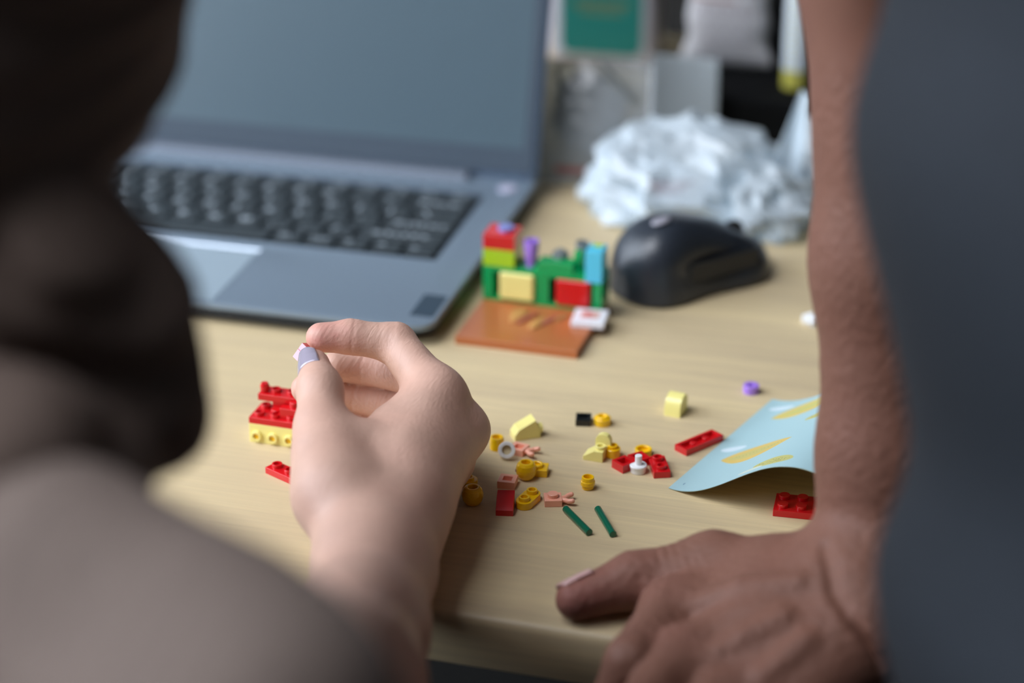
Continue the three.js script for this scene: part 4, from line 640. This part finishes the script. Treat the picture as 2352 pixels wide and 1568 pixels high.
  const fv = (x, y, z) => { const v = new THREE.Vector3(x, y, z).applyEuler(new THREE.Euler(-0.55, 0.3, 0, 'YXZ')); return [H[0] + v.x, H[1] + v.y, H[2] + v.z]; }, fq = new THREE.Quaternion().setFromEuler(new THREE.Euler(-0.55, 0.3, 0, 'YXZ'));
  const head = blend([ball(H, 0.08, [0.92, 1.2, 1.1], fq), ball(fv(0, -0.06, -0.035), 0.048, [1, 1, 1], fq), bone(fv(0, -0.005, -0.087), fv(0, -0.028, -0.105), 0.007, 0.01), bone(fv(-0.013, -0.057, -0.083), fv(0.013, -0.057, -0.083), 0.006, 0.006), ball(fv(-0.031, 0.004, -0.077), 0.012), ball(fv(0.031, 0.004, -0.077), 0.012), ball(fv(0.076, -0.005, 0), 0.015, [0.5, 1.5, 1]), ball(fv(-0.076, -0.005, 0), 0.015, [0.5, 1.5, 1])], 0.012);
  const trunk = blend([head, chain([w4(H, 0.05), w4(neck, 0.056), w4(chest, 0.11), w4(hip, 0.12)], 0.05), chain([w4(sh, 0.055), w4([0.165, 0.33, 0.08], 0.045), w4(K.el, 0.039), w4([0.1494, 0.2164, 0.0232], 0.036)], 0.02), chain([w4(rsh, 0.055), w4([0.62, 0.24, 0.36], 0.042), w4([0.58, 0.02, 0.25], 0.032), w4([0.57, -0.04, 0.2], 0.03)], 0.03), bone(sh, chest, 0.06, 0.1), bone(rsh, chest, 0.06, 0.1)], 0.03);
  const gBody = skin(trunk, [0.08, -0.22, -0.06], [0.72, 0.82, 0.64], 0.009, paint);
  const o = thing('person', 'standing person in a dark slate shirt, bare forearm propped on the desk edge', 'person', [0, 0, 0]);
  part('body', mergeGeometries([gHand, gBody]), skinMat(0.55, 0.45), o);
  part('thumb_nail', nail(K.tip, K.ttip, [-0.25, 0.6, -0.75], 0.9, 0.009, 0.0055, 0.0085, 0.0014), mat('#c79c97', 0.3, { clearcoat: 0.6 }), o, 'short natural thumbnail');
  const shirt = mat('#ffffff', 0.9, { map: fabricTex(0.125, 0.15, 0.18, 0.12), sheen: 0.25, sheenRoughness: 0.5, sheenColor: new THREE.Color('#2c343e') });
  const folds = (x, y, z) => 0.0048 * Math.sin((y * 0.8 + x * 0.75 - z * 0.25) * 62 + 2.5 * nz(x * 5, y * 5, z * 5)) + 0.006 * nz(x * 9, y * 9, z * 9);
  const shirtShape = blend([chain([w4([0.2406, 0.3439, 0.1889], 0.128), w4([0.2389, 0.2891, 0.2255], 0.13), w4([0.2414, 0.2321, 0.2521], 0.13), w4([0.2458, 0.1294, 0.2999], 0.13), w4([0.27, -0.06, 0.42], 0.14)], 0.02), chain([w4(chest, 0.13), w4([0.38, 0.1, 0.42], 0.15), w4(hip, 0.16)], 0.04), bone(rsh, chest, 0.075, 0.12), bone(sh, chest, 0.07, 0.12), chain([w4(sh, 0.072), w4([0.178, 0.38, 0.11], 0.06)], 0.03), chain([w4(rsh, 0.072), w4([0.6, 0.3, 0.34], 0.06)], 0.03)], 0.03);
  part('shirt', skin((x, y, z) => shirtShape(x, y, z) - folds(x, y, z), [0.04, -0.26, -0.02], [0.78, 0.62, 0.74], 0.006), shirt, o, 'dark slate shirt with diagonal folds');
  part('hair', skin((x, y, z) => Math.max(ball(fv(0, 0.018, 0.014), 0.089, [0.95, 1.18, 1.06], fq)(x, y, z) + 0.003 * nz(x * 60, y * 60, z * 60), -ball(fv(0, -0.045, -0.105), 0.086, [1, 1.05, 1], fq)(x, y, z)), [0.22, 0.54, -0.06], [0.5, 0.84, 0.25], 0.006), mat('#14110f', 0.6), o, 'short dark hair');
  const legs = blend([chain([w4([0.32, -0.1, 0.5], 0.12), w4([0.30, -0.40, 0.44], 0.08), w4([0.30, -0.69, 0.5], 0.05)], 0.04), chain([w4([0.48, -0.1, 0.52], 0.12), w4([0.5, -0.40, 0.48], 0.08), w4([0.5, -0.69, 0.54], 0.05)], 0.04), bone([0.30, -0.705, 0.53], [0.28, -0.712, 0.38], 0.035, 0.028), bone([0.5, -0.705, 0.57], [0.49, -0.712, 0.42], 0.035, 0.028)], 0.03);
  part('trousers', skin(legs, [0.14, -0.76, 0.3], [0.68, 0.06, 0.72], 0.01), mat('#22252b', 0.9), o, 'dark trousers');
}

renderer.render(scene, camera);
